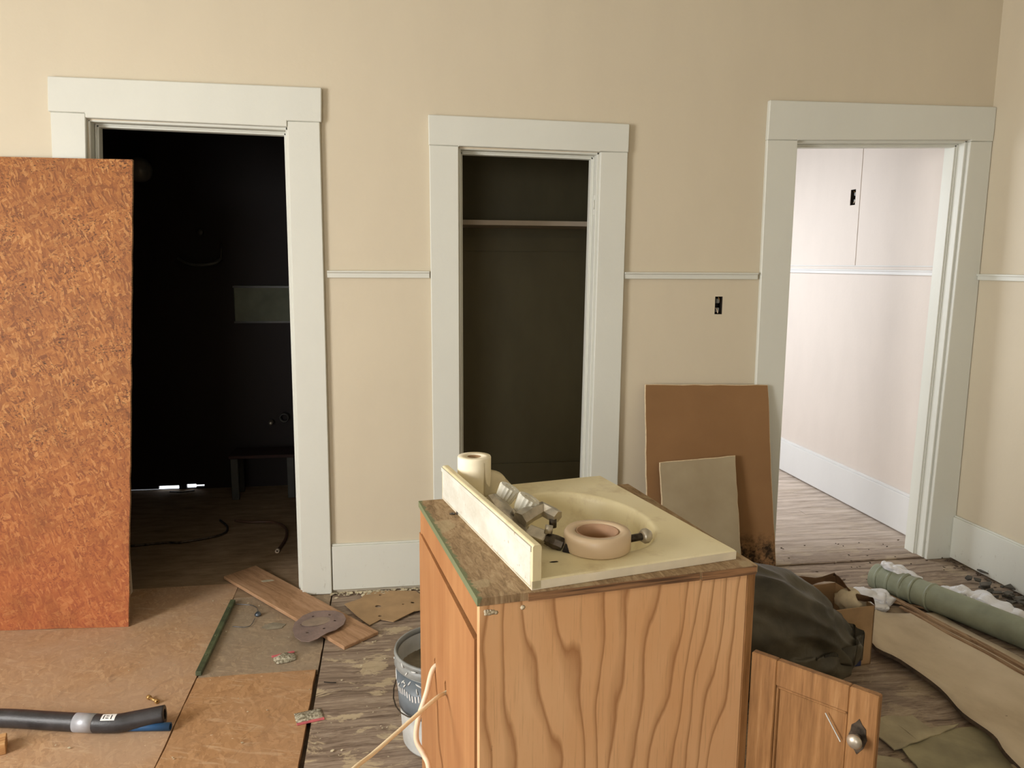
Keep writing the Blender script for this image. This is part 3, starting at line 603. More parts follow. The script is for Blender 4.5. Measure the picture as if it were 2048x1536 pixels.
# ================================================================== DARK ROOM
dr = thing('wall_panel', 'grey-green rectangular panel on the far wall of the dark room', 'panel', (-.76, 1.795, 1.09))
bm = new(); add_box(bm, (-.215, -.02, 0), (.23, .0, .24)); bevel(bm, .004); obj('board', bm, simple('dim_panel', (128, 134, 116), .7), dr)
bm = new()
for z_ in (.0, .225): add_box(bm, (-.22, -.024, z_), (.235, -.018, z_+.012))
obj('frame_strip', bm, M['darkmetal'], dr)
gl = thing('globe_light', 'dim glass globe light in the upper left of the dark room', 'lamp', (-1.46, 1.66, 2.02))
bm = new(); bmesh.ops.create_uvsphere(bm, u_segments=20, v_segments=12, radius=.075); obj('globe', bm, simple('dusty_glass', (120, 120, 112), .25), gl, smooth=True)
bm = new(); add_lathe(bm, [(.03, 0), (.04, .01), (.04, .05), (.03, .14), (0, .14)], Matrix.Rotation(-math.pi/2, 4, 'X') @ Matrix.Translation((0, 0, .0)), 16); obj('holder', bm, M['darkmetal'], gl)
br_ = thing('curved_wall_bracket', 'thin curved metal towel bracket on the dark room far wall', 'bracket', (-1.16, 1.74, 1.47))
bm = new(); add_tube(bm, smooth_path([(-.13, 0, .03), (-.08, -.02, .0), (0, -.03, -.012), (.09, -.02, .0), (.125, 0, .03)], 6), .013, 8); obj('bar', bm, M['darkmetal'], br_)
bm = new(); add_tube(bm, [(.125, 0, .03), (.127, .02, .12)], .006, 8); obj('arm', bm, M['darkmetal'], br_)
bm = new(); add_lathe(bm, [(0, 0), (.02, 0), (.02, .02), (0, .02)], Matrix.Translation((0, .05, .19)) @ Matrix.Rotation(math.pi/2, 4, 'X'), 12); obj('hook', bm, M['darkmetal'], br_)
st = thing('low_stand', 'low pale-legged stand in the far corner of the dark room', 'stand', (-.80, 1.60, 0))
bm = new(); add_box(bm, (-.20, -.11, .265), (.22, .11, .285)); bevel(bm, .003); obj('top', bm, simple('stand_top', (62, 40, 36), .8), st)
for sx in (-.17, .17):
    for sy_ in (-.09, .09): bm = new(); add_box(bm, (sx-.022, sy_-.012, 0), (sx+.022, sy_+.012, .265)); bevel(bm, .003); obj('leg', bm, M['darkmetal'], st)
for k, (pts_, rr, nm, lb) in enumerate((
    ([(262, 1092), (330, 1085), (365, 1084), (440, 1070), (455, 1055), (440, 1040)], .006, 'floor_cable', 'thin dark cable curling on the dark room floor'),
    ([(470, 1041), (500, 1044), (545, 1044), (570, 1055), (572, 1075), (556, 1100)], .007, 'hose', 'brown hose with open pale end just inside the dark room'))):
    t2 = thing(nm, lb, 'cable' if k == 0 else 'hose', onz(*pts_[2])); bm = new()
    pp = smooth_path([onz(u, v, rr+.001) for u, v in pts_], 8); add_tube(bm, pp, rr, 8); obj('line', bm, M['chromedark'] if k == 0 else simple('brown_hose', (92, 66, 50), .5), t2, world=True)
    if k == 1:
        d = (pp[-1]-pp[-3]).normalized(); m4 = Matrix.Translation(pp[-1]) @ d.to_track_quat('Z', 'Y').to_matrix().to_4x4()
        bm = new(); add_lathe(bm, [(.006, -.002), (.011, -.002), (.011, .02), (.006, .02)], m4, 14, close=True); obj('collar', bm, simple('pale_collar', (196, 180, 160), .5), t2, world=True)
bm = new(); m4 = Matrix.Translation((-.69, 1.80, .47)) @ Matrix.Rotation(math.pi/2, 4, 'X'); add_lathe(bm, [(.022, 0), (.030, 0), (.030, .06), (.022, .06)], m4, 18, close=True)
solo('pipe_ring', bm, M['darkmetal'], 'small round pipe collar on the dark room far wall above the low stand', 'pipe fitting')
bm = new(); add_lathe(bm, [(0, 0), (.016, 0), (.016, .03), (.01, .05), (0, .05)], Matrix.Translation((-.775, 1.77, .44)) @ Matrix.Rotation(math.pi/2, 4, 'X'), 12)
solo('valve_stub', bm, M['chrome'], 'small shiny valve stub left of the pipe collar in the dark room', 'valve')
bm = new(); bm2 = [(-1.42, 1.72, .006), (-1.34, 1.70, .006), (-1.27, 1.73, .006)]; add_tube(bm, bm2, .005, 6)
solo('metal_rod', bm, M['chromedark'], 'short metal rod on the dark floor before the strip of daylight', 'rod')

# ================================================================== VANITY
VA = math.radians(7.8); VD, VW = .618, .648
va = thing('vanity_cabinet', 'old plywood vanity cabinet standing loose in the room foreground', 'cabinet', (.163, -2.009, 0), VA)
def vbox(name, lo, hi, m, b=.0015, lab=None):
    bm = new(); add_box(bm, lo, hi)
    if b: bevel(bm, b)
    o = obj(name, bm, m, va)
    if lab: o['label'] = lab
    return o
vbox('side_panel', (.0, .0, .0), (.600, .016, .8195), M['fir'], lab='end panel with bold fir grain')
vbox('side_panel', (.0, VW-.016, .0), (.600, VW, .8195), M['birch'])
vbox('bottom_panel', (.02, .016, .09), (.598, VW-.016, .104), M['birch'])
vbox('front_stile', (.600, -.001, .0), (.620, .045, .8195), M['oak'])
vbox('front_stile', (.600, VW-.045, .0), (.620, VW, .8195), M['oak'])
vbox('front_rail', (.600, .045, .76), (.620, VW-.045, .8195), M['oak'])
vbox('front_rail', (.600, .045, .06), (.620, VW-.045, .12), M['oak'])
vbox('back_rail', (.001, .0161, .749), (.016, VW-.0161, .8195), M['birch'])
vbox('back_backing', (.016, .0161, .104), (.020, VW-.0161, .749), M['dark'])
# back panel with two ragged cable holes and the cracks below them; local (y, z) plate
def vloc(u, v):    # where a line of sight meets the back panel, in cabinet coordinates
    n = Vector((math.cos(VA), math.sin(VA), 0)); o0 = Vector((.163, -2.009, 0)); d = FW+RT*((u-1024)/FPX)+UP*((768-v)/FPX)
    p = EYE+d*((o0-EYE).dot(n)/d.dot(n))-o0; return (-p.x*math.sin(VA)+p.y*math.cos(VA), p.z)
holes = []; HC = []
for (u, v, L_) in ((872, 1328, .34), (893, 1374, .22)):
    y_, z_ = vloc(u, v); HC.append((y_, z_))
    holes.append([(y_+.010, z_+.004), (y_+.004, z_+.013), (y_-.004, z_+.020), (y_-.010, z_+.008), (y_-.013, z_-.004), (y_-.006, z_-.013), (y_-.0012, z_-.016), (y_-.0022, z_-L_*.5), (y_+.0005, z_-L_), (y_-.0010, z_-L_*.5), (y_+.0006, z_-.016), (y_+.006, z_-.008)])
bm = new(); plate(bm, [(.026, .02), (.026, .737), (VW-.0, .7475), (VW-.0, .02)], holes, .015)
bm.transform(Matrix(((0, 0, -1, .012), (1, 0, 0, 0), (0, 1, 0, 0), (0, 0, 0, 1)))); obj('back_panel', bm, M['birch'], va)
bm = new(); plate(bm, [(-.004, -.003), (.622, -.003), (.622, VW+.002), (-.004, VW+.002)], [circ(.345, .340, .178, 32, 1.38)], .016); bm.transform(Matrix.Translation((0, 0, .820)))
o = obj('top_board', bm, M['topboard'], va); o['label'] = 'bare board top with a green painted edge'
vbox('edge_strip', (.100, -.005, .8185), (.480, -.0032, .8345), M['plyedge'], 0)
vbox('edge_strip', (.486, -.006, .8170), (.618, -.0032, .8345), M['plyedge'], 0)
pc = new()
for k in range(16):
    x0, z0 = (.012+.028*random.random(), .800+.008*random.random()) if k < 12 else (.085+.008*random.random(), .802+.006*random.random())
    add_lathe(pc, [(0, -.001), (.003+.003*random.random(), -.0005), (0, .0015)], Matrix.Translation((x0, -.0005, z0)) @ Matrix.Rotation(math.pi/2, 4, 'X'), 6)
o = obj('filler_daubs', pc, M['rag'], va); o['kind'] = 'stuff'
# second door closed, first door open with knob
def door_leaf(width, z0, z1, xf, lab):
    r = bpy.data.objects.new('door', None)
    T = .019; st_ = .058; d = r; C.objects.link(d); d.parent = va
    for xa in (0, width-st_): bm = new(); add_box(bm, (xa, 0, z0), (xa+st_, T, z1)); bevel(bm, .0025); obj('stile', bm, M['oak'], d, xf=xf)
    if lab: d['label'] = lab
    for za, zb in ((z1-st_, z1), (z0, z0+st_)):
        bm = new(); add_box(bm, (st_, .0005, za), (width-st_, T-.0005, zb)); bevel(bm, .002); obj('rail', bm, M['oak'], d, xf=xf)
    bm = new(); add_box(bm, (st_, .007, z0+st_), (width-st_, .013, z1-st_)); obj('inset_panel', bm, M['oak'], d, xf=xf)
    bm = new()
    for xa, xb in ((st_, st_+.007), (width-st_-.007, width-st_)): add_box(bm, (xa, .003, z0+st_), (xb, T-.003, z1-st_))
    add_box(bm, (st_, .003, z1-st_-.007), (width-st_, T-.003, z1-st_)); bevel(bm, .002); obj('molding', bm, M['oak'], d, xf=xf)
    return d
hp = Vector((.777, -1.928, 0)); ep = Vector((.945, -2.137, 0)); dv = ep-hp; wdt = dv.length; ang = math.atan2(dv.y, dv.x)
Wm = Matrix.Translation(hp) @ Matrix.Rotation(ang, 4, 'Z'); inv = (Matrix.Translation((.163, -2.009, 0)) @ Matrix.Rotation(VA, 4, 'Z')).inverted()
xf = inv @ Wm @ Matrix.Scale(1, 4)
# visible face is on the local -y side
d1 = door_leaf(wdt, .14, .636, xf, 'door leaf standing open with a round knob')
# knob position on that face
n = Vector((math.sin(ang), -math.cos(ang), 0)); dd = FW+RT*((1716-1024)/FPX)+UP*((768-1474)/FPX); pk = EYE+dd*((hp-EYE).dot(n)/dd.dot(n)); kx = (pk-hp).length if False else (pk-hp).x*math.cos(ang)+(pk-hp).y*math.sin(ang); kz = pk.z
KM = xf @ Matrix.Translation((kx, 0, kz)) @ Matrix.Rotation(math.pi/2, 4, 'X')
bm = new(); plate(bm, [(0, .040), (.006, .030), (.014, .022), (.015, .010), (.018, .0), (.015, -.010), (.012, -.020), (.005, -.030), (0, -.038), (-.005, -.030), (-.012, -.020), (-.015, -.010), (-.018, .0), (-.015, .010), (-.014, .022), (-.006, .030)], [], .0015); bm.transform(KM); obj('escutcheon', bm, M['chromedark'], d1)
bm = new(); add_lathe(bm, [(0, .002), (.007, .002), (.006, .012), (.013, .016), (.0155, .022), (.012, .028), (.004, .031), (0, .031)], KM, 20); obj('knob', bm, M['chrome'], d1, smooth=True)
bm = new(); add_box(bm, (-.001, -.001, -.03), (.001, .001, .03)); obj('paint_scratch', bm, M['bucketwhite'], d1, xf=xf @ Matrix.Translation((kx-.05, -.0005, kz-.0)) @ Matrix.Rotation(-.6, 4, 'Y'))
xf2 = Matrix.Translation((.621, VW-.03, 0)) @ Matrix.Rotation(-math.pi/2, 4, 'Z') @ Matrix.Translation((0, .0, 0))
door_leaf(.275, .14, .745, xf2, None)

# sink top
SA = math.radians(11.94); so = Vector((.271, -1.990, .8365))
sk = thing('sink_top', 'cream molded vanity sink top resting askew on the plywood cabinet', 'sink', so, SA)
SD, SL, ST = .487, .650, .021; CX, CY, RA, RB = .258, .308, .160, .230
bm = new(); n = 72; out = []; top = []
def rect_pt(a, x0, x1, y0, y1):
    dx, dy = math.cos(a), math.sin(a); ts = []
    if dx > 1e-9: ts.append((x1-CX)/dx)
    if dx < -1e-9: ts.append((x0-CX)/dx)
    if dy > 1e-9: ts.append((y1-CY)/dy)
    if dy < -1e-9: ts.append((y0-CY)/dy)
    t = min(ts); return CX+dx*t, CY+dy*t
angs = sorted([2*math.pi*k/n for k in range(n)]+[math.atan2(y-CY, x-CX) % (2*math.pi) for x in (0, SD) for y in (0, SL)])
def bowl(a, f, z):
    # slightly shell-shaped: flatter toward the faucet side
    rx = RA*(1.0 if math.cos(a) > 0 else .86); return (CX+rx*f*math.cos(a), CY+RB*f*math.sin(a), z)
rings = []
rings.append([bm.verts.new((*rect_pt(a, 0, SD, 0, SL), 0)) for a in angs])
rings.append([bm.verts.new((*rect_pt(a, 0, SD, 0, SL), ST-.003)) for a in angs])
rings.append([bm.verts.new((*rect_pt(a, .003, SD-.003, .003, SL-.003), ST)) for a in angs])
for f, z in ((1.05, ST), (1.02, ST-.0005), (.995, ST-.004), (.975, ST-.014), (.95, ST-.034), (.90, ST-.064), (.80, ST-.094), (.65, ST-.114), (.45, ST-.126), (.22, ST-.131), (.10, ST-.132)): rings.append([bm.verts.new(bowl(a, f, z)) for a in angs])
for i, (a, b) in enumerate(zip(rings, rings[1:])):
    for k in range(len(angs)):
        f = bm.faces.new((a[k], a[(k+1) % len(angs)], b[(k+1) % len(angs)], b[k])); f.smooth = i > 2; f.material_index = 1 if i < 1 else 0
bm.faces.new(rings[-1]); obj('basin_slab', bm, [M['marble'], M['slabedge']], sk)
bm = new(); add_prism(bm, [(.0, 0, .0005), (.021, 0, .0005), (.021, 0, .088), (.017, 0, .094), (.004, 0, .094), (0, 0, .090)], (0, SL, 0)); bevel(bm, .0015)
o = obj('backsplash', bm, M['marble'], sk)
bm = new(); add_box(bm, (-.0015, .008, .006), (.001, SL-.01, .078)); bevel(bm, .001); add_box(bm, (-.003, .003, .079), (.001, SL-.003, .090)); obj('painted_back_face', bm, M['splash'], sk)
bm = new(); add_lathe(bm, [(.012, 0), (.024, 0), (.025, .003), (.018, .004), (.012, .001)], Matrix.Translation((CX, CY, ST-.131)), 20, close=True); obj('drain_ring', bm, M['chrome'], sk)
SM = Matrix.Translation(so) @ Matrix.Rotation(SA, 4, 'Z')
TZ = so.z+ST
# roll of toilet paper with a loose tail
rc = onz(951, 1006, TZ); rc = Vector((.222, -1.385, TZ))
tp = thing('toilet_paper_roll', 'cream toilet paper roll standing behind the backsplash on the sink top', 'toilet paper', rc)
bm = new(); add_lathe(bm, [(.019, .003), (.044, 0), (.0455, .003), (.0455, .102), (.044, .105), (.019, .104)], None, 40, close=True); obj('roll', bm, M['tissue'], tp)
bm = new(); add_lathe(bm, [(.0175, .0), (.0188, .0), (.0188, .103), (.0175, .103)], None, 24, close=True); obj('cardboard_core', bm, M['cardboard'], tp)
bm = new(); g = []   # loose layers pulled off and slumping over the basin rim
for i in range(15):
    s = i/14; row = []
    for j in range(9):
        q = j/8
        ang_ = math.radians(-62+58*min(1, s*2.2)); rad = .047+max(0, s-.3)*.13
        x = rad*math.cos(ang_-.55*s)+.012*s; yv = rad*math.sin(ang_-.55*s)+q*.02*s
        hgt = (.094-.085*max(0, s-.12)**.8)*(1-.05*math.sin(s*7))
        z = q*hgt*1.0; bul = .010*math.sin(q*5+s*6)*s
        row.append(bm.verts.new((x+bul-.02*q*s, yv+bul*.6+.035*q*s, max(z, .001))))
    g.append(row)
for i in range(14):
    for j in range(8): bm.faces.new((g[i][j], g[i+1][j], g[i+1][j+1], g[i][j+1])).smooth = True
bmesh.ops.solidify(bm, geom=list(bm.faces), thickness=.004); obj('loose_tail', bm, M['tissue'], tp, rec=True, smooth=True)
# tape roll
tc = onz(1194, 1096, TZ); tr_ = thing('tape_roll', 'translucent roll of packing tape lying on the near rim of the basin', 'tape', tc)
bm = new(); add_lathe(bm, [(.047, .002), (.070, 0), (.074, .004), (.074, .036), (.070, .042), (.050, .041)], None, 48, close=True); obj('tape', bm, M['tape'], tr_)
bm = new(); add_lathe(bm, [(.0445, .0), (.0468, .0), (.0468, .040), (.0445, .040)], None, 40, close=True); obj('core', bm, M['tapecore'], tr_)
# faucet, removed and lying on the faucet deck
def onsink(u, v, h): return onz(u, v, TZ+h)
fa = thing('faucet', 'dull chrome faucet with two ribbed clear knobs lying loose on the sink deck', 'faucet', onsink(1050, 1060, 0))
A, B = onsink(986, 1008, .030), onsink(1052, 1056, .026); ax = (B-A).normalized(); sd = Vector((ax.y, -ax.x, 0)).normalized()
if sd.x < 0: sd = -sd
def fr(o, x, y, z): return Matrix(((x.x, y.x, z.x, o.x), (x.y, y.y, z.y, o.y), (x.z, y.z, z.z, o.z), (0, 0, 0, 1)))
tilt = (Vector((0, 0, 1))*.84+RT*.46).normalized(); bx = (ax-tilt*ax.dot(tilt)).normalized(); by = tilt.cross(bx)
if by.dot(sd) < 0: by = -by
L_ = (B-A).length; FM = fr((A+B)/2, bx, by, tilt)
bm = new(); pr_ = [(-.5, -.024), (.5, -.024), (.56, -.012), (.56, .012), (.5, .024), (-.5, .024), (-.56, .012), (-.56, -.012)]
low = [bm.verts.new((p[0]*L_, p[1], -.018)) for p in pr_]; mid = [bm.verts.new((p[0]*L_, p[1], .000)) for p in pr_]; hi = [bm.verts.new((p[0]*L_*.9, p[1]*.72, .010)) for p in pr_]
for a, b in ((low, mid), (mid, hi)):
    for k in range(8): bm.faces.new((a[k], a[(k+1) % 8], b[(k+1) % 8], b[k]))
bm.faces.new(hi); bm.faces.new(low[::-1]); bevel(bm, .0015); bm.transform(FM); obj('base_plate', bm, M['chrome'], fa, world=True)
for (u, v), sc_ in (((1005, 1002), 1.12), ((1044, 1025), 1.22)):
    kb = onsink(u, v, .036)
    km = fr(kb, bx, by, tilt)
    bm = new(); add_lathe(bm, [(0, .001), (.0165*sc_, .001), (.0185*sc_, .006), (.0225*sc_, .036), (.0215*sc_, .041), (.012*sc_, .041), (.010*sc_, .038), (0, .038)], km, 32, flute=.09, flat=True); kn = obj('knob', bm, M['acrylic'], fa, world=True)
    bm = new(); add_lathe(bm, [(0, -.010), (.019*sc_, -.010), (.020*sc_, -.004), (.016*sc_, -.001), (.006, .002), (.006, .028), (0, .028)], km, 20); obj('knob_collar', bm, M['chrome'], fa, world=True)
# spout: faceted arm
S0, S1, S2 = onsink(1040, 1040, .034), onsink(1085, 1018, .046), onsink(1116, 1034, .036)
bm = new(); add_tube(bm, [S0, S0.lerp(S1, .5)+Vector((0, 0, .004)), S1, S1.lerp(S2, .6)+Vector((0, 0, .0)), S2], [.020, .019, .018, .017, .015], 6, sx=1.15)
for f in bm.faces: f.smooth = False
obj('spout', bm, M['chrome'], fa, world=True)
bm = new(); add_tube(bm, [S2-Vector((0.012, 0, .004)), S2-Vector((.012, 0, .024))], .009, 12); obj('aerator', bm, M['chromedark'], fa, world=True)
# second chrome piece: cartridge body with drain shank
H0, H1, H2 = onsink(1060, 1064, .022), onsink(1096, 1078, .020), onsink(1126, 1090, .010)
ss = thing('faucet_valve_body', 'tarnished square faucet valve body lying between the faucet and tape roll', 'valve', onsink(1095, 1085, 0))
bm = new(); add_tube(bm, [H0, H1], .019, 4)
for f in bm.faces: f.smooth = False
bevel(bm, .002); obj('body', bm, M['chrome'], ss, world=True)
bm = new(); rg = add_tube(bm, [H1.lerp(H0, .1), H1.lerp(H2, .5), H2], [.014, .017, .016], 8)
for f in bm.faces: f.smooth = False
obj('shank', bm, M['chromedark'], ss, world=True)
bm = new(); add_tube(bm, [H2-Vector((.0, .012, 0)), H2+Vector((.014, -.018, -.006))], [.011, .012], 6, mi=0); obj('nut', bm, M['dark'], ss, world=True)
bm = new(); add_tube(bm, [H1+Vector((0, 0, .012)), H1+Vector((.004, .006, .030))], [.010, .009], 8); obj('stem', bm, M['chrome'], ss, world=True)
# pop-up stopper lying on the basin rim
T0, T1 = onsink(1256, 1078, .012), onsink(1284, 1073, .013)
ps = thing('drain_stopper', 'small metal drain stopper lying on the rim right of the tape roll', 'stopper', Vector(((T0.x+T1.x)/2, (T0.y+T1.y)/2, TZ)))
bm = new(); add_tube(bm, [T0, T1], .0085, 12); obj('stem', bm, M['chromedark'], ps, world=True)
dq = (T1-T0).normalized().to_track_quat('Z', 'Y').to_matrix().to_4x4()
bm = new(); add_lathe(bm, [(0, -.002), (.012, -.002), (.016, .004), (.016, .014), (.011, .021), (0, .023)], Matrix.Translation(T1) @ dq, 16, flute=.05); obj('cap', bm, M['chrome'], ps, world=True)
bm = new(); add_tube(bm, smooth_path([T0, T0+Vector((-.012, .006, .004)), T0+Vector((-.020, .002, .006))], 4), .0016, 6); obj('pin', bm, M['chromedark'], ps, world=True)
bm = new(); p_ = onsink(1108, 1124, .0005); plate(bm, [(-.010, -.001), (.0, -.0025), (.009, .0), (.006, .0025), (-.004, .002)], [], .001); bm.transform(Matrix.Translation(p_)); solo('debris_chip', bm, M['dark'], 'small dark chip on the sink top in front of the tape roll', 'chip')
nt = thing('metal_nut', 'small dark nut on the bare board top against the backsplash', 'nut', onz(918, 1028, .8365))
bm = new(); add_lathe(bm, [(.003, 0), (.008, 0), (.008, .007), (.003, .007)], Matrix.Rotation(.5, 4, 'Z'), 6, close=True, flat=True); obj('body', bm, M['chromedark'], nt)
bm = new(); add_lathe(bm, [(.003, 0), (.007, 0), (.0072, .002), (.003, .002)], Matrix.Translation((-.017, .002, 0)), 12, close=True, flat=True); obj('washer', bm, M['chromedark'], nt)
# cables out of the back panel
vw = Matrix.Translation((.163, -2.009, 0)) @ Matrix.Rotation(VA, 4, 'Z')
h1 = vw @ Vector((.03, HC[0][0], HC[0][1])); h2 = vw @ Vector((.03, HC[1][0], HC[1][1]))
def cablepts(h, pts): return smooth_path([h, vw @ Vector((-.004, 0, 0))*0+h+Vector((-.034, -.004, -.004))]+pts, 10)
def onx(u, v, x): d = FW+RT*((u-1024)/FPX)+UP*((768-v)/FPX); return EYE+d*((x-EYE.x)/d.x)
bm = new(); P1 = h1+Vector((-.036, -.006, -.01))
add_tube(bm, smooth_path([h1, P1, ony(853, 1386, P1.y-.03), ony(836, 1440, P1.y-.05), ony(833, 1480, P1.y-.06), ony(848, 1510, P1.y-.08), ony(858, 1540, P1.y-.10), ony(862, 1640, P1.y-.12), Vector((.03, P1.y-.12, .006)), Vector((-.12, P1.y-.2, .006))], 8), .0068, 10)
solo('power_cable', bm, M['cable'], 'thicker white cable hanging from the left hole in the vanity back', 'cable')
bm = new(); P1 = h2+Vector((-.034, -.010, -.012))
add_tube(bm, smooth_path([h2, P1, ony(868, 1400, P1.y-.04), ony(800, 1460, P1.y-.12), ony(745, 1508, P1.y-.18), ony(700, 1545, P1.y-.24), ony(640, 1620, P1.y-.30), Vector((-.30, P1.y-.3, .006))], 8), .0048, 10)
solo('power_cable', bm, M['cable2'], 'thinner yellowed cable slanting down from the right hole in the vanity back', 'cable')

# ================================================================== BUCKET
bk = thing('paint_bucket', 'white plastic bucket with blue-grey label and dried paint behind the vanity', 'bucket', (.153, -1.165, 0))
H = .305; bm = new(); add_lathe(bm, [(0, .004), (.128, .002), (.132, .010), (.149, H-.04), (.149, H-.01)], None, 48)
add_lathe(bm, [(.146, H-.012), (.129, .012), (0, .010)], None, 48); obj('body', bm, M['bucketwhite'], bk, rec=False)
bm = new(); add_lathe(bm, [(.144, H-.014), (.150, H-.016), (.156, H-.040), (.1505, H-.044), (.1505, H-.016), (.156, H-.008), (.154, H+.001), (.147, H)], None, 48, close=True); obj('rim', bm, M['bucketrim'], bk)
bm = new(); add_lathe(bm, [(.1415, .130), (.1432, .131), (.1507, H-.046), (.1495, H-.047)], None, 48, close=True); lb = obj('label', bm, M['bluegrey'], bk)
bm = new()
for k in range(26):
    a_ = math.radians(176+k*4.5); 
    z0 = .190+.004*math.sin(k); r0 = .1480
    for s in (0,): m4 = Matrix.Rotation(a_, 4, 'Z') @ Matrix.Translation((r0, 0, z0)); add_prism(bm, [m4 @ Vector(p) for p in ((-.002, -.0018, 0), (-.002, .0018, 0), (.0012, .0030, .022), (.0012, -.0005, .022))], m4.to_3x3() @ Vector((.0012, 0, 0)))
obj('label_print', bm, M['sticker'], lb)
bm = new(); rr_ = random.Random(5)
for k in range(26):
    a_ = math.radians(rr_.uniform(150, 265)); z0 = rr_.choice((rr_.uniform(.215, .255), rr_.uniform(.272, .295))); rad = .1520 if z0 < .26 else .1565
    m4 = Matrix.Rotation(a_, 4, 'Z') @ Matrix.Translation((rad-.0015, 0, z0)) @ Matrix.Rotation(math.pi/2, 4, 'Y') @ Matrix.Rotation(rr_.uniform(0, 3), 4, 'Z') @ Matrix.Diagonal((rr_.uniform(.6, 2.6), .5, 1, 1))
    add_lathe(bm, [(0, -.002), (.006, -.001), (.004, .0012), (0, .0018)], m4, 8)
o = obj('paint_drips', bm, M['bucketwhite'], bk); o['kind'] = 'stuff'
bm = new(); add_lathe(bm, [(0, H-.085), (.138, H-.083), (.143, H-.068), (.1455, H-.060)], None, 40); obj('dried_compound', bm, M['putty'], bk)
bm = new(); bx_ = lambda a: Vector((.158*math.cos(a), .158*math.sin(a), 0)); hp_ = []
for k in range(15):
    s = k/14; a_ = math.radians(120+180*s); hp_.append(Vector((.160*math.cos(a_), .160*math.sin(a_), .232-.09*math.sin(math.pi*s))))
add_tube(bm, hp_, .0022, 6); obj('wire_handle', bm, M['chromedark'], bk)
for a_ in (120, 300):
    bm = new(); m4 = Matrix.Rotation(math.radians(a_), 4, 'Z') @ Matrix.Translation((.149, 0, .232)) @ Matrix.Rotation(math.pi/2, 4, 'Y'); add_lathe(bm, [(0, .0), (.014, .0), (.012, .009), (0, .011)], m4, 14); obj('handle_ear', bm, M['bucketwhite'], bk)

# ================================================================== BACK WALL BOARDS
def leaning(name, bl, br, tl, tr, th, face, label):
    bl, br, tl, tr = map(Vector, (bl, br, tl, tr)); n = (br-bl).cross(tl-bl).normalized()
    if n.y > 0: n = -n
    t_ = thing(name, label, 'drywall', (bl+br)/2); r = random.Random(len(label))
    pts = []
    for a, b, k in ((bl, br, 8), (br, tr, 14), (tr, tl, 10), (tl, bl, 18)):
        for i in range(k):
            s = i/k; j = r.uniform(-.0022, .0022) if i else 0; p = a+(b-a)*s; e = (b-a).normalized().cross(n); pts.append(p+e*j)
    bm = new(); add_prism(bm, [p-n*.0012 for p in pts], -n*(th-.0024)); obj('gypsum_core', bm, M['gypsum'], t_, world=True)
    c_ = sum(pts, Vector())/len(pts)
    bm = new(); add_prism(bm, [p+(c_-p).normalized()*.003 for p in pts], -n*.0012); obj('paper_face', bm, face, t_, world=True)
    bm = new(); add_prism(bm, [p-n*(th-.0012)+(c_-p).normalized()*.001 for p in pts], -n*.0012); obj('paper_back', bm, M['cardboard'], t_, world=True)
    return t_
leaning('drywall_sheet', (1.158, -.155, .002), (1.800, -.155, .002), (1.158, -.042, .935), (1.757, -.042, .922), .0125, M['drybrown'], 'brown-faced drywall piece leaning against the wall with a blackened bottom corner')
tl_, tr2 = ony(1320, 925, -.110), ony(1471, 911, -.110); brr = ony(1488, 1130, -.235)
brr.z = .002; leaning('drywall_offcut', (1.225, -.235, .002), brr, tl_, tr2, .0125, M['drygrey'], 'smaller grey-faced drywall offcut leaning on the brown drywall piece')

# ================================================================== RIGHT SIDE CLUTTER
def crumple(name, c, rad, seed, amp, mat, label=None, cat=None, sub=4, squash=0, ridge=5.0, parent=None, sharp=False, rot=0):
    bm = new(); bmesh.ops.create_icosphere(bm, subdivisions=sub, radius=1)
    for v in bm.verts:
        p = v.co.copy(); q = p*ridge*.35+Vector((seed*3.1, seed*1.7, 0))
        r1 = 1-abs(mn.noise(q*1.3))*2.0; r2 = 1-abs(mn.noise(q*2.9+Vector((5, 2, 1))))*2.0; r3 = mn.noise(q*6.5)
        f = 1+amp*(.55*r1+.30*r2+.12*r3-.45)
        v.co = Vector((p.x*rad[0]*f, p.y*rad[1]*f, p.z*rad[2]*f))
    bm.transform(Matrix.Translation(c) @ Matrix.Rotation(rot, 4, 'Z'))
    for v in bm.verts:
        if v.co.z < squash+.002: v.co.z = squash+.002+.002*(mn.noise(v.co*20)+.5)
    if parent is None: return solo(name, bm, mat, label, cat, smooth=not sharp)
    return obj(name, bm, mat, parent, world=True, smooth=not sharp)
# carton behind the bag
ca = Vector((1.765, -.945, 0)); cb = onz(1682, 1172, .23); e1 = Vector((cb.x-ca.x, cb.y-ca.y, 0)); e1 = e1.normalized()*.22; e2 = Vector((-e1.y, e1.x, 0)).normalized()*.22
if e2.x > 0: e2 = -e2
cr = thing('cardboard_carton', 'open cardboard carton with curled flaps behind the black bin liner', 'box', ca+(e1+e2)/2)
th = .004; HB = .232
for a, b in ((ca, ca+e1), (ca+e1, ca+e1+e2), (ca+e1+e2, ca+e2), (ca+e2, ca)):
    bm = new(); i_ = ((ca+(e1+e2)/2)-(a+b)/2).normalized()*th
    add_prism(bm, [a, b, b+i_, a+i_], (0, 0, HB)); obj('carton_wall', bm, M['cardboard'], cr, world=True)
bm = new(); add_prism(bm, [ca, ca+e1, ca+e1+e2, ca+e2], (0, 0, .004)); obj('carton_bottom', bm, M['cardboard'], cr, world=True)
inn = e2.normalized()
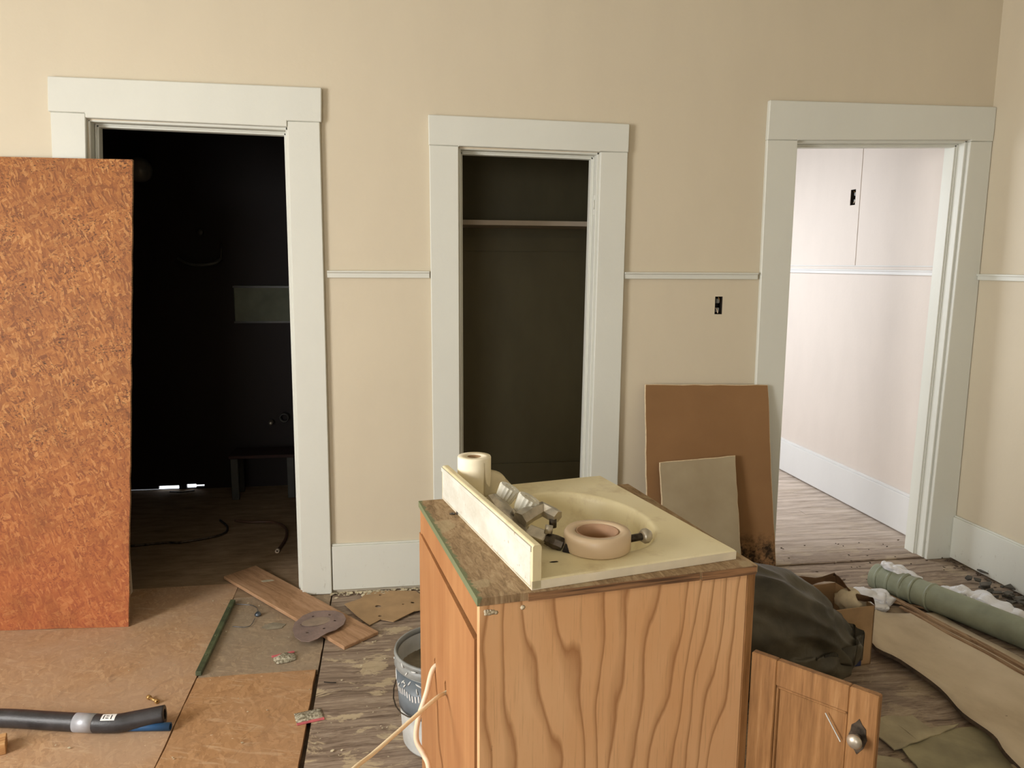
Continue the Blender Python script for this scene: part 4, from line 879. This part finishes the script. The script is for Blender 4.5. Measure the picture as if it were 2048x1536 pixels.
def flap(a, b, out, up, nm='flap'):
    bm = new(); g = []
    for i in range(9):
        s = i/8; row = []
        for j in range(6):
            q = j/5; row.append(bm.verts.new(a.lerp(b, s)+Vector((0, 0, HB))+out*q*(.75+.25*math.sin(s*5))+Vector((0, 0, up*math.sin(q*1.8)+.010*math.sin(s*6+q*3)))))
        g.append(row)
    for i in range(8):
        for j in range(5): bm.faces.new((g[i][j], g[i+1][j], g[i+1][j+1], g[i][j+1])).smooth = True
    bmesh.ops.solidify(bm, geom=list(bm.faces), thickness=.004); obj(nm, bm, M['cardinside'], cr, world=True)
flap(ca, ca+e1, inn*.03+Vector((0, 0, -.035)), .045); flap(ca+e1, ca+e1+e2, e1.normalized()*.02, .03); flap(ca+e1+e2, ca+e2, -inn*-.03, .05)
bm = new(); s0 = ca+e2*.42-Vector((0, 0, 0)); s1 = ca+e2*.20; no = -e1.normalized()*.0012; add_prism(bm, [s0+no, s1+no, s1+no+Vector((0, 0, .085)), s0+no+Vector((0, 0, .085))], no*.6); obj('printed_patch', bm, M['blueprint'], cr, world=True)
cc_ = ca+(e1+e2)/2
crumple('crumpled_rag', Vector((1.745, -.84, .195)), (.050, .085, .050), 11, .5, M['rag'], 'cream rag bulging out of the open carton', 'rag', 3)
crumple('white_plastic_wad', Vector((1.60, -.985, .035)), (.028, .022, .05), 15, .5, M['rag'], 'small white wad on the floor at the foot of the carton', 'wad', 3)
# black bin liner: draped mound with long folds
bm = new(); bmesh.ops.create_icosphere(bm, subdivisions=6, radius=1)
cB = Vector((1.262, -1.0, .193))
for v in bm.verts:
    p = v.co.copy(); q = Vector((p.x*1.1+.3*p.z, p.y*1.2, p.z*1.0))
    a_ = mn.noise(q*1.2+Vector((2, 7, 1))); b_ = 1-2.4*abs(mn.noise(Vector((q.x*1.0-q.z*1.2, q.y*1.6, q.z*1.6+q.x*.9))*1.25+Vector((3, 1, 4)))); c2 = 1-2.4*abs(mn.noise(Vector((q.x*1.3+q.z*1.8, q.y*2.0, q.z*1.5-q.x*1.6))*1.35+Vector((9, 0, 2)))); d2 = mn.noise(q*5)
    f = 1+.08*a_+.070*b_+.045*c2+.008*d2
    # superellipsoid body, lower to the right
    s = lambda t_: math.copysign(abs(t_)**.88, t_)
    x, y_, z = s(p.x)*.36*f, s(p.y)*.19*f, s(p.z)*.228*f
    z -= .30*x if z > 0 else 0
    v.co = cB+Vector((x, y_, z))
    if v.co.z < .004: v.co.z = .004+.003*(mn.noise(v.co*15)+.5)
solo('bin_liner', bm, M['binliner'], 'full black bin liner slumped on the floor right of the vanity', 'bin bag', smooth=True)
# big tan board lying on the floor with its left edge curled up
bz = .030
L0 = [onz(u, v, .02) for u, v in ((1750, 1226), (1742, 1296), (1800, 1330), (1880, 1382), (1925, 1432), (1985, 1482), (2010, 1520), (2070, 1575), (2140, 1640))]
R0 = [onz(u, v, .02) for u, v in ((1876, 1222), (1905, 1240), (1960, 1270), (2030, 1306), (2090, 1340), (2180, 1386), (2260, 1430), (2360, 1500), (2460, 1580))]
bm = new(); g = []
L1 = smooth_path(L0, 4); R1 = smooth_path(R0, 4)
for i, (a, b) in enumerate(zip(L1, R1)):
    row = []
    for j in range(11):
        q = j/10; p = a.lerp(b, q); p.z = .014+.024*math.exp(-q*7)*(1+.35*math.sin(i*.35))+.004*mn.noise(Vector((p.x*4, p.y*4, 0)))
        row.append(bm.verts.new(p))
    g.append(row)
for i in range(len(g)-1):
    for j in range(10): bm.faces.new((g[i][j], g[i+1][j], g[i+1][j+1], g[i][j+1])).smooth = True
bmesh.ops.recalc_face_normals(bm, faces=bm.faces)
if sum(f.normal.z for f in bm.faces) < 0: bmesh.ops.reverse_faces(bm, faces=bm.faces)
bmesh.ops.solidify(bm, geom=list(bm.faces), thickness=.013)
bm.normal_update()
for f in bm.faces:
    if abs(f.normal.z) < .6: f.material_index = 1; f.smooth = False
solo('flat_board', bm, [M['tanboard'], M['dirt']], 'large tan board lying flat on the floor with its left edge curling up', 'board')
# lath strips
def strip(u0, u1, wd, th_, z0, label, grp, nm='lath_strip'):
    a, b = onz(*u0, z0), onz(*u1, z0); dv_ = b-a; s = Vector((-dv_.y, dv_.x, 0)).normalized()*wd/2; t2 = Vector((a.x, a.y, z0))
    bm = new(); n_ = 10; r = random.Random(int(u0[0])); ringp = []
    for i in range(n_+1):
        p = a+dv_*i/n_+s.normalized()*.004*math.sin(i*1.3); ringp.append([bm.verts.new(p+x_) for x_ in (-s, s, s+Vector((0, 0, th_)), -s+Vector((0, 0, th_)))])
    for x_, y_ in zip(ringp, ringp[1:]):
        for k in range(4): bm.faces.new((x_[k], x_[(k+1) % 4], y_[(k+1) % 4], y_[k]))
    bm.faces.new(ringp[0]); bm.faces.new(ringp[-1]); bevel(bm, .0012)
    return solo(nm, bm, M['lath'], label, 'wood strip', grp)
strip((1772, 1192), (2140, 1386), .022, .012, .014, 'long brown wood strip lying beside the green roll, upper of the two', 'wood strips beside the green roll')
strip((1800, 1216), (2110, 1384), .014, .010, .010, 'thin brown wood strip lying along the tan board edge', 'wood strips beside the green roll')
strip((1872, 1222), (1770, 1203), .012, .008, .012, 'short splintered wood strip end near the white plastic', None, 'wood_splinter')
# green roll
ga, gb = Vector((2.205, -.31, .060)), Vector((2.205, -.31, .060))+ (Vector((2.44, -.925, .060))-Vector((2.205, -.31, .060)))*2.0
gr = thing('vinyl_roll', 'long sage-green roll of flooring lying beside the right wall', 'roll', Vector(((ga.x+gb.x)/2, (ga.y+gb.y)/2, 0)))
Lg = (gb-ga).length; dg = (gb-ga).normalized(); prof = []; brk = [.035, .09, .15, .20, .27]; s = 0; path = []; rad = []
while s < Lg+.001:
    r = .057
    for i, b_ in enumerate(brk):
        if s > b_: r = .057-.0*i
        if abs(s-b_) < .004: r += .004
    path.append(ga+dg*s+Vector((0, 0, .003*math.sin(s*6)))); rad.append(r*(1.03 if s < .16 else 1)); s += .004 if s < .32 else .06
bm = new(); rg = add_tube(bm, path, rad, 28, cap=False)
inn_ = [bm.verts.new(path[0]+(v.co-path[0])*.86) for v in rg[0]]; in2 = [bm.verts.new(v.co+dg*.10) for v in inn_]
for k in range(28): bm.faces.new((rg[0][k], rg[0][(k+1) % 28], inn_[(k+1) % 28], inn_[k])); bm.faces.new((inn_[k], inn_[(k+1) % 28], in2[(k+1) % 28], in2[k])).material_index = 1
bm.faces.new(in2).material_index = 1; bm.faces.new(rg[-1]); obj('roll', bm, [M['green'], M['greendark']], gr, world=True)
for i, b_ in enumerate(brk):
    a_ = ga+dg*(b_+.001); tl2 = Vector((.05*math.sin(i*2.1), 0, .12*math.cos(i*1.7)))
    bm = new(); zax = (dg+tl2*.6).normalized(); m4 = Matrix.Translation(a_) @ zax.to_track_quat('Z', 'Y').to_matrix().to_4x4()
    add_lathe(bm, [(.0585, -.004), (.0625, -.003), (.0635, .001), (.0585, .006)], m4, 28, close=True); obj('overlap_ridge', bm, M['green'], gr, world=True)
# clear plastic wrap
def wrap(pts, rad_, seed, label, nm='plastic_wrap'):
    bm = new(); pp = smooth_path(pts, 14); n_ = len(pp); seg = 22; rings = []
    for i, p in enumerate(pp):
        d = (pp[min(i+1, n_-1)]-pp[max(i-1, 0)]).normalized(); s = d.cross(Vector((0, 0, 1))).normalized(); u_ = s.cross(d); row = []
        for k in range(seg):
            a_ = 2*math.pi*k/seg; q = Vector((math.cos(a_), math.sin(a_), i*.10)); f = .75+.9*abs(mn.noise(q*1.1+Vector((seed, 0, 0))))+.18*abs(mn.noise(q*3+Vector((0, seed, 0))))
            f *= math.sin(math.pi*(i+.6)/(n_+.2))**.35
            v_ = p+(s*math.cos(a_)*1.3+u_*math.sin(a_)*.75)*rad_*f; v_.z = max(v_.z, .003); row.append(bm.verts.new(v_))
        rings.append(row)
    for a, b in zip(rings, rings[1:]):
        for k in range(seg): bm.faces.new((a[k], a[(k+1) % seg], b[(k+1) % seg], b[k])).smooth = (k+seed) % 3 != 0
    bm.faces.new(rings[0]); bm.faces.new(rings[-1]); return solo(nm, bm, M['plastic'], label, 'plastic wrap')
wrap([onz(1762, 1126, .14), onz(1782, 1134, .13), onz(1812, 1146, .115), onz(1845, 1160, .10)], .022, 3, 'white plastic wrap tuft at the far end of the green roll')
wrap([onz(1875, 1180, .06), onz(1915, 1190, .06), onz(1960, 1203, .055), onz(2010, 1226, .06), onz(2060, 1245, .055), onz(2130, 1280, .06)], .048, 7, 'long clear plastic wrap lying behind the green roll along the wall')
wrap([onz(1700, 1184, .05), onz(1730, 1190, .045), onz(1765, 1196, .03), onz(1785, 1206, .02)], .038, 12, 'crumpled white plastic between the carton and the green roll')
wrap([onz(1722, 1208, .03), onz(1750, 1214, .02), onz(1776, 1214, .015)], .022, 5, 'small grey plastic scrap at the head of the tan board', 'plastic_scrap')
crumple('pale_paper_wad', onz(1868, 1180, .03), (.05, .04, .03), 21, .5, simple('brownish_paper', (168, 150, 132), .9), 'pale brown paper wad behind the middle of the green roll', 'paper', 3)
# torn floor covering, bottom right
def torn(pts, z, m, label, sd, lift=.006):
    P_ = [onz(u, v, z) for u, v in pts]; r = random.Random(sd); out_ = []
    for a, b in zip(P_, P_[1:]+P_[:1]):
        k = max(2, int((b-a).length/.03)); e = Vector((-(b-a).y, (b-a).x, 0)).normalized()
        for i in range(k): out_.append(a+(b-a)*i/k+e*r.uniform(-.004, .004))
    c_ = sum(out_, Vector())/len(out_); bm = new(); plate(bm, [(p.x-c_.x, p.y-c_.y) for p in out_], [], .004)
    bmesh.ops.subdivide_edges(bm, edges=[e for e in bm.edges if e.calc_length() > .06], cuts=2, use_grid_fill=False)
    for v in bm.verts: v.co.z += lift*(1+1.6*mn.noise(Vector((v.co.x*9+sd, v.co.y*9, 0))))
    bm.transform(Matrix.Translation(Vector((c_.x, c_.y, z-.006))))
    return solo('floor_covering_scrap', bm, m, label, 'scrap', 'torn floor covering scraps')
torn([(1755, 1438), (1825, 1430), (1862, 1456), (1920, 1450), (1850, 1478), (1790, 1500), (1752, 1470)], .012, M['vinyl'], 'pale torn floor covering scrap next to the open vanity door', 1)
torn([(1800, 1490), (1850, 1462), (1960, 1452), (2000, 1475), (2030, 1530), (2060, 1600), (1900, 1620), (1830, 1530)], .008, M['vinylgreen'], 'large greenish torn floor covering scrap below the tan board', 2, .003)
torn([(1745, 1510), (1800, 1520), (1850, 1560), (1840, 1620), (1740, 1620)], .016, M['vinyl'], 'torn floor covering scrap at the bottom edge below the vanity door', 3)
torn([(2020, 1530), (2060, 1520), (2120, 1560), (2110, 1600), (2040, 1570)], .03, M['drygrey'], 'curled grey scrap in the lower right corner under the tan board', 4, .008)
# rubble by the right wall and along the foot of the walls
def flakes(name, n_, place, size, m, label, cat, seed, th_=.004):
    r = random.Random(seed); bm = new()
    for k in range(n_):
        p = place(r); s = size*r.uniform(.35, 1.2); a0 = r.uniform(0, 6.3); nn = r.choice((3, 4, 5)); tl3 = Matrix.Translation(p) @ Matrix.Rotation(r.uniform(-.3, .3), 4, 'X') @ Matrix.Rotation(r.uniform(-.3, .3), 4, 'Y')
        add_prism(bm, [tl3 @ Vector((s*math.cos(a0+6.283*i/nn)*r.uniform(.6, 1.3), s*math.sin(a0+6.283*i/nn)*r.uniform(.5, 1), 0)) for i in range(nn)], (0, 0, th_))
    return solo(name, bm, m, label, cat, kind='stuff')
flakes('tile_rubble', 60, lambda r: onz(r.uniform(1960, 2110), r.uniform(1150, 1215), .012)+Vector((r.uniform(-.05, .1), r.uniform(-.1, .1), r.uniform(0, .02))), .032, M['rubble'], 'dark broken tile rubble between the green roll and right wall', 'rubble', 4, .007)
flakes('wall_foot_debris', 120, lambda r: Vector((XR-.03-abs(r.gauss(0, .03)), r.uniform(-1.6, -.02), .006)), .012, M['dirt'], 'line of dirt and chips along the foot of the right wall', 'debris', 6)
flakes('paint_flakes', 130, lambda r: Vector((r.uniform(-.28, .12), -.022-abs(r.gauss(0, .018)), .005)), .010, M['chip'], 'peeled cream paint flakes under the baseboard between the doorways', 'debris', 8, .002)
flakes('floor_chips', 90, lambda r: Vector((r.uniform(-1.3, .1), r.uniform(-1.2, .1), .003)), .0032, M['chip'], 'scattered pale chips over the left floor panels', 'debris', 9, .002)
flakes('doorway_chips', 36, lambda r: Vector((r.uniform(1.85, 2.75), r.uniform(-.25, .25), .006)), .008, M['dirt'], 'dark chips scattered in the bright doorway', 'debris', 10, .003)
flakes('plank_chips', 45, lambda r: Vector((r.uniform(-.25, .1), r.uniform(-1.3, -.1), .003)), .005, M['chip'], 'dried plaster crumbs on the planks left of the bucket', 'debris', 12, .002)
bm = new(); add_tube(bm, smooth_path([onz(648, 1364, .003), onz(660, 1365, .003), onz(672, 1365, .003)], 3), .0016, 6); solo('nail', bm, M['dark'], 'single dark nail on the planks above the flat zip bag', 'nail')
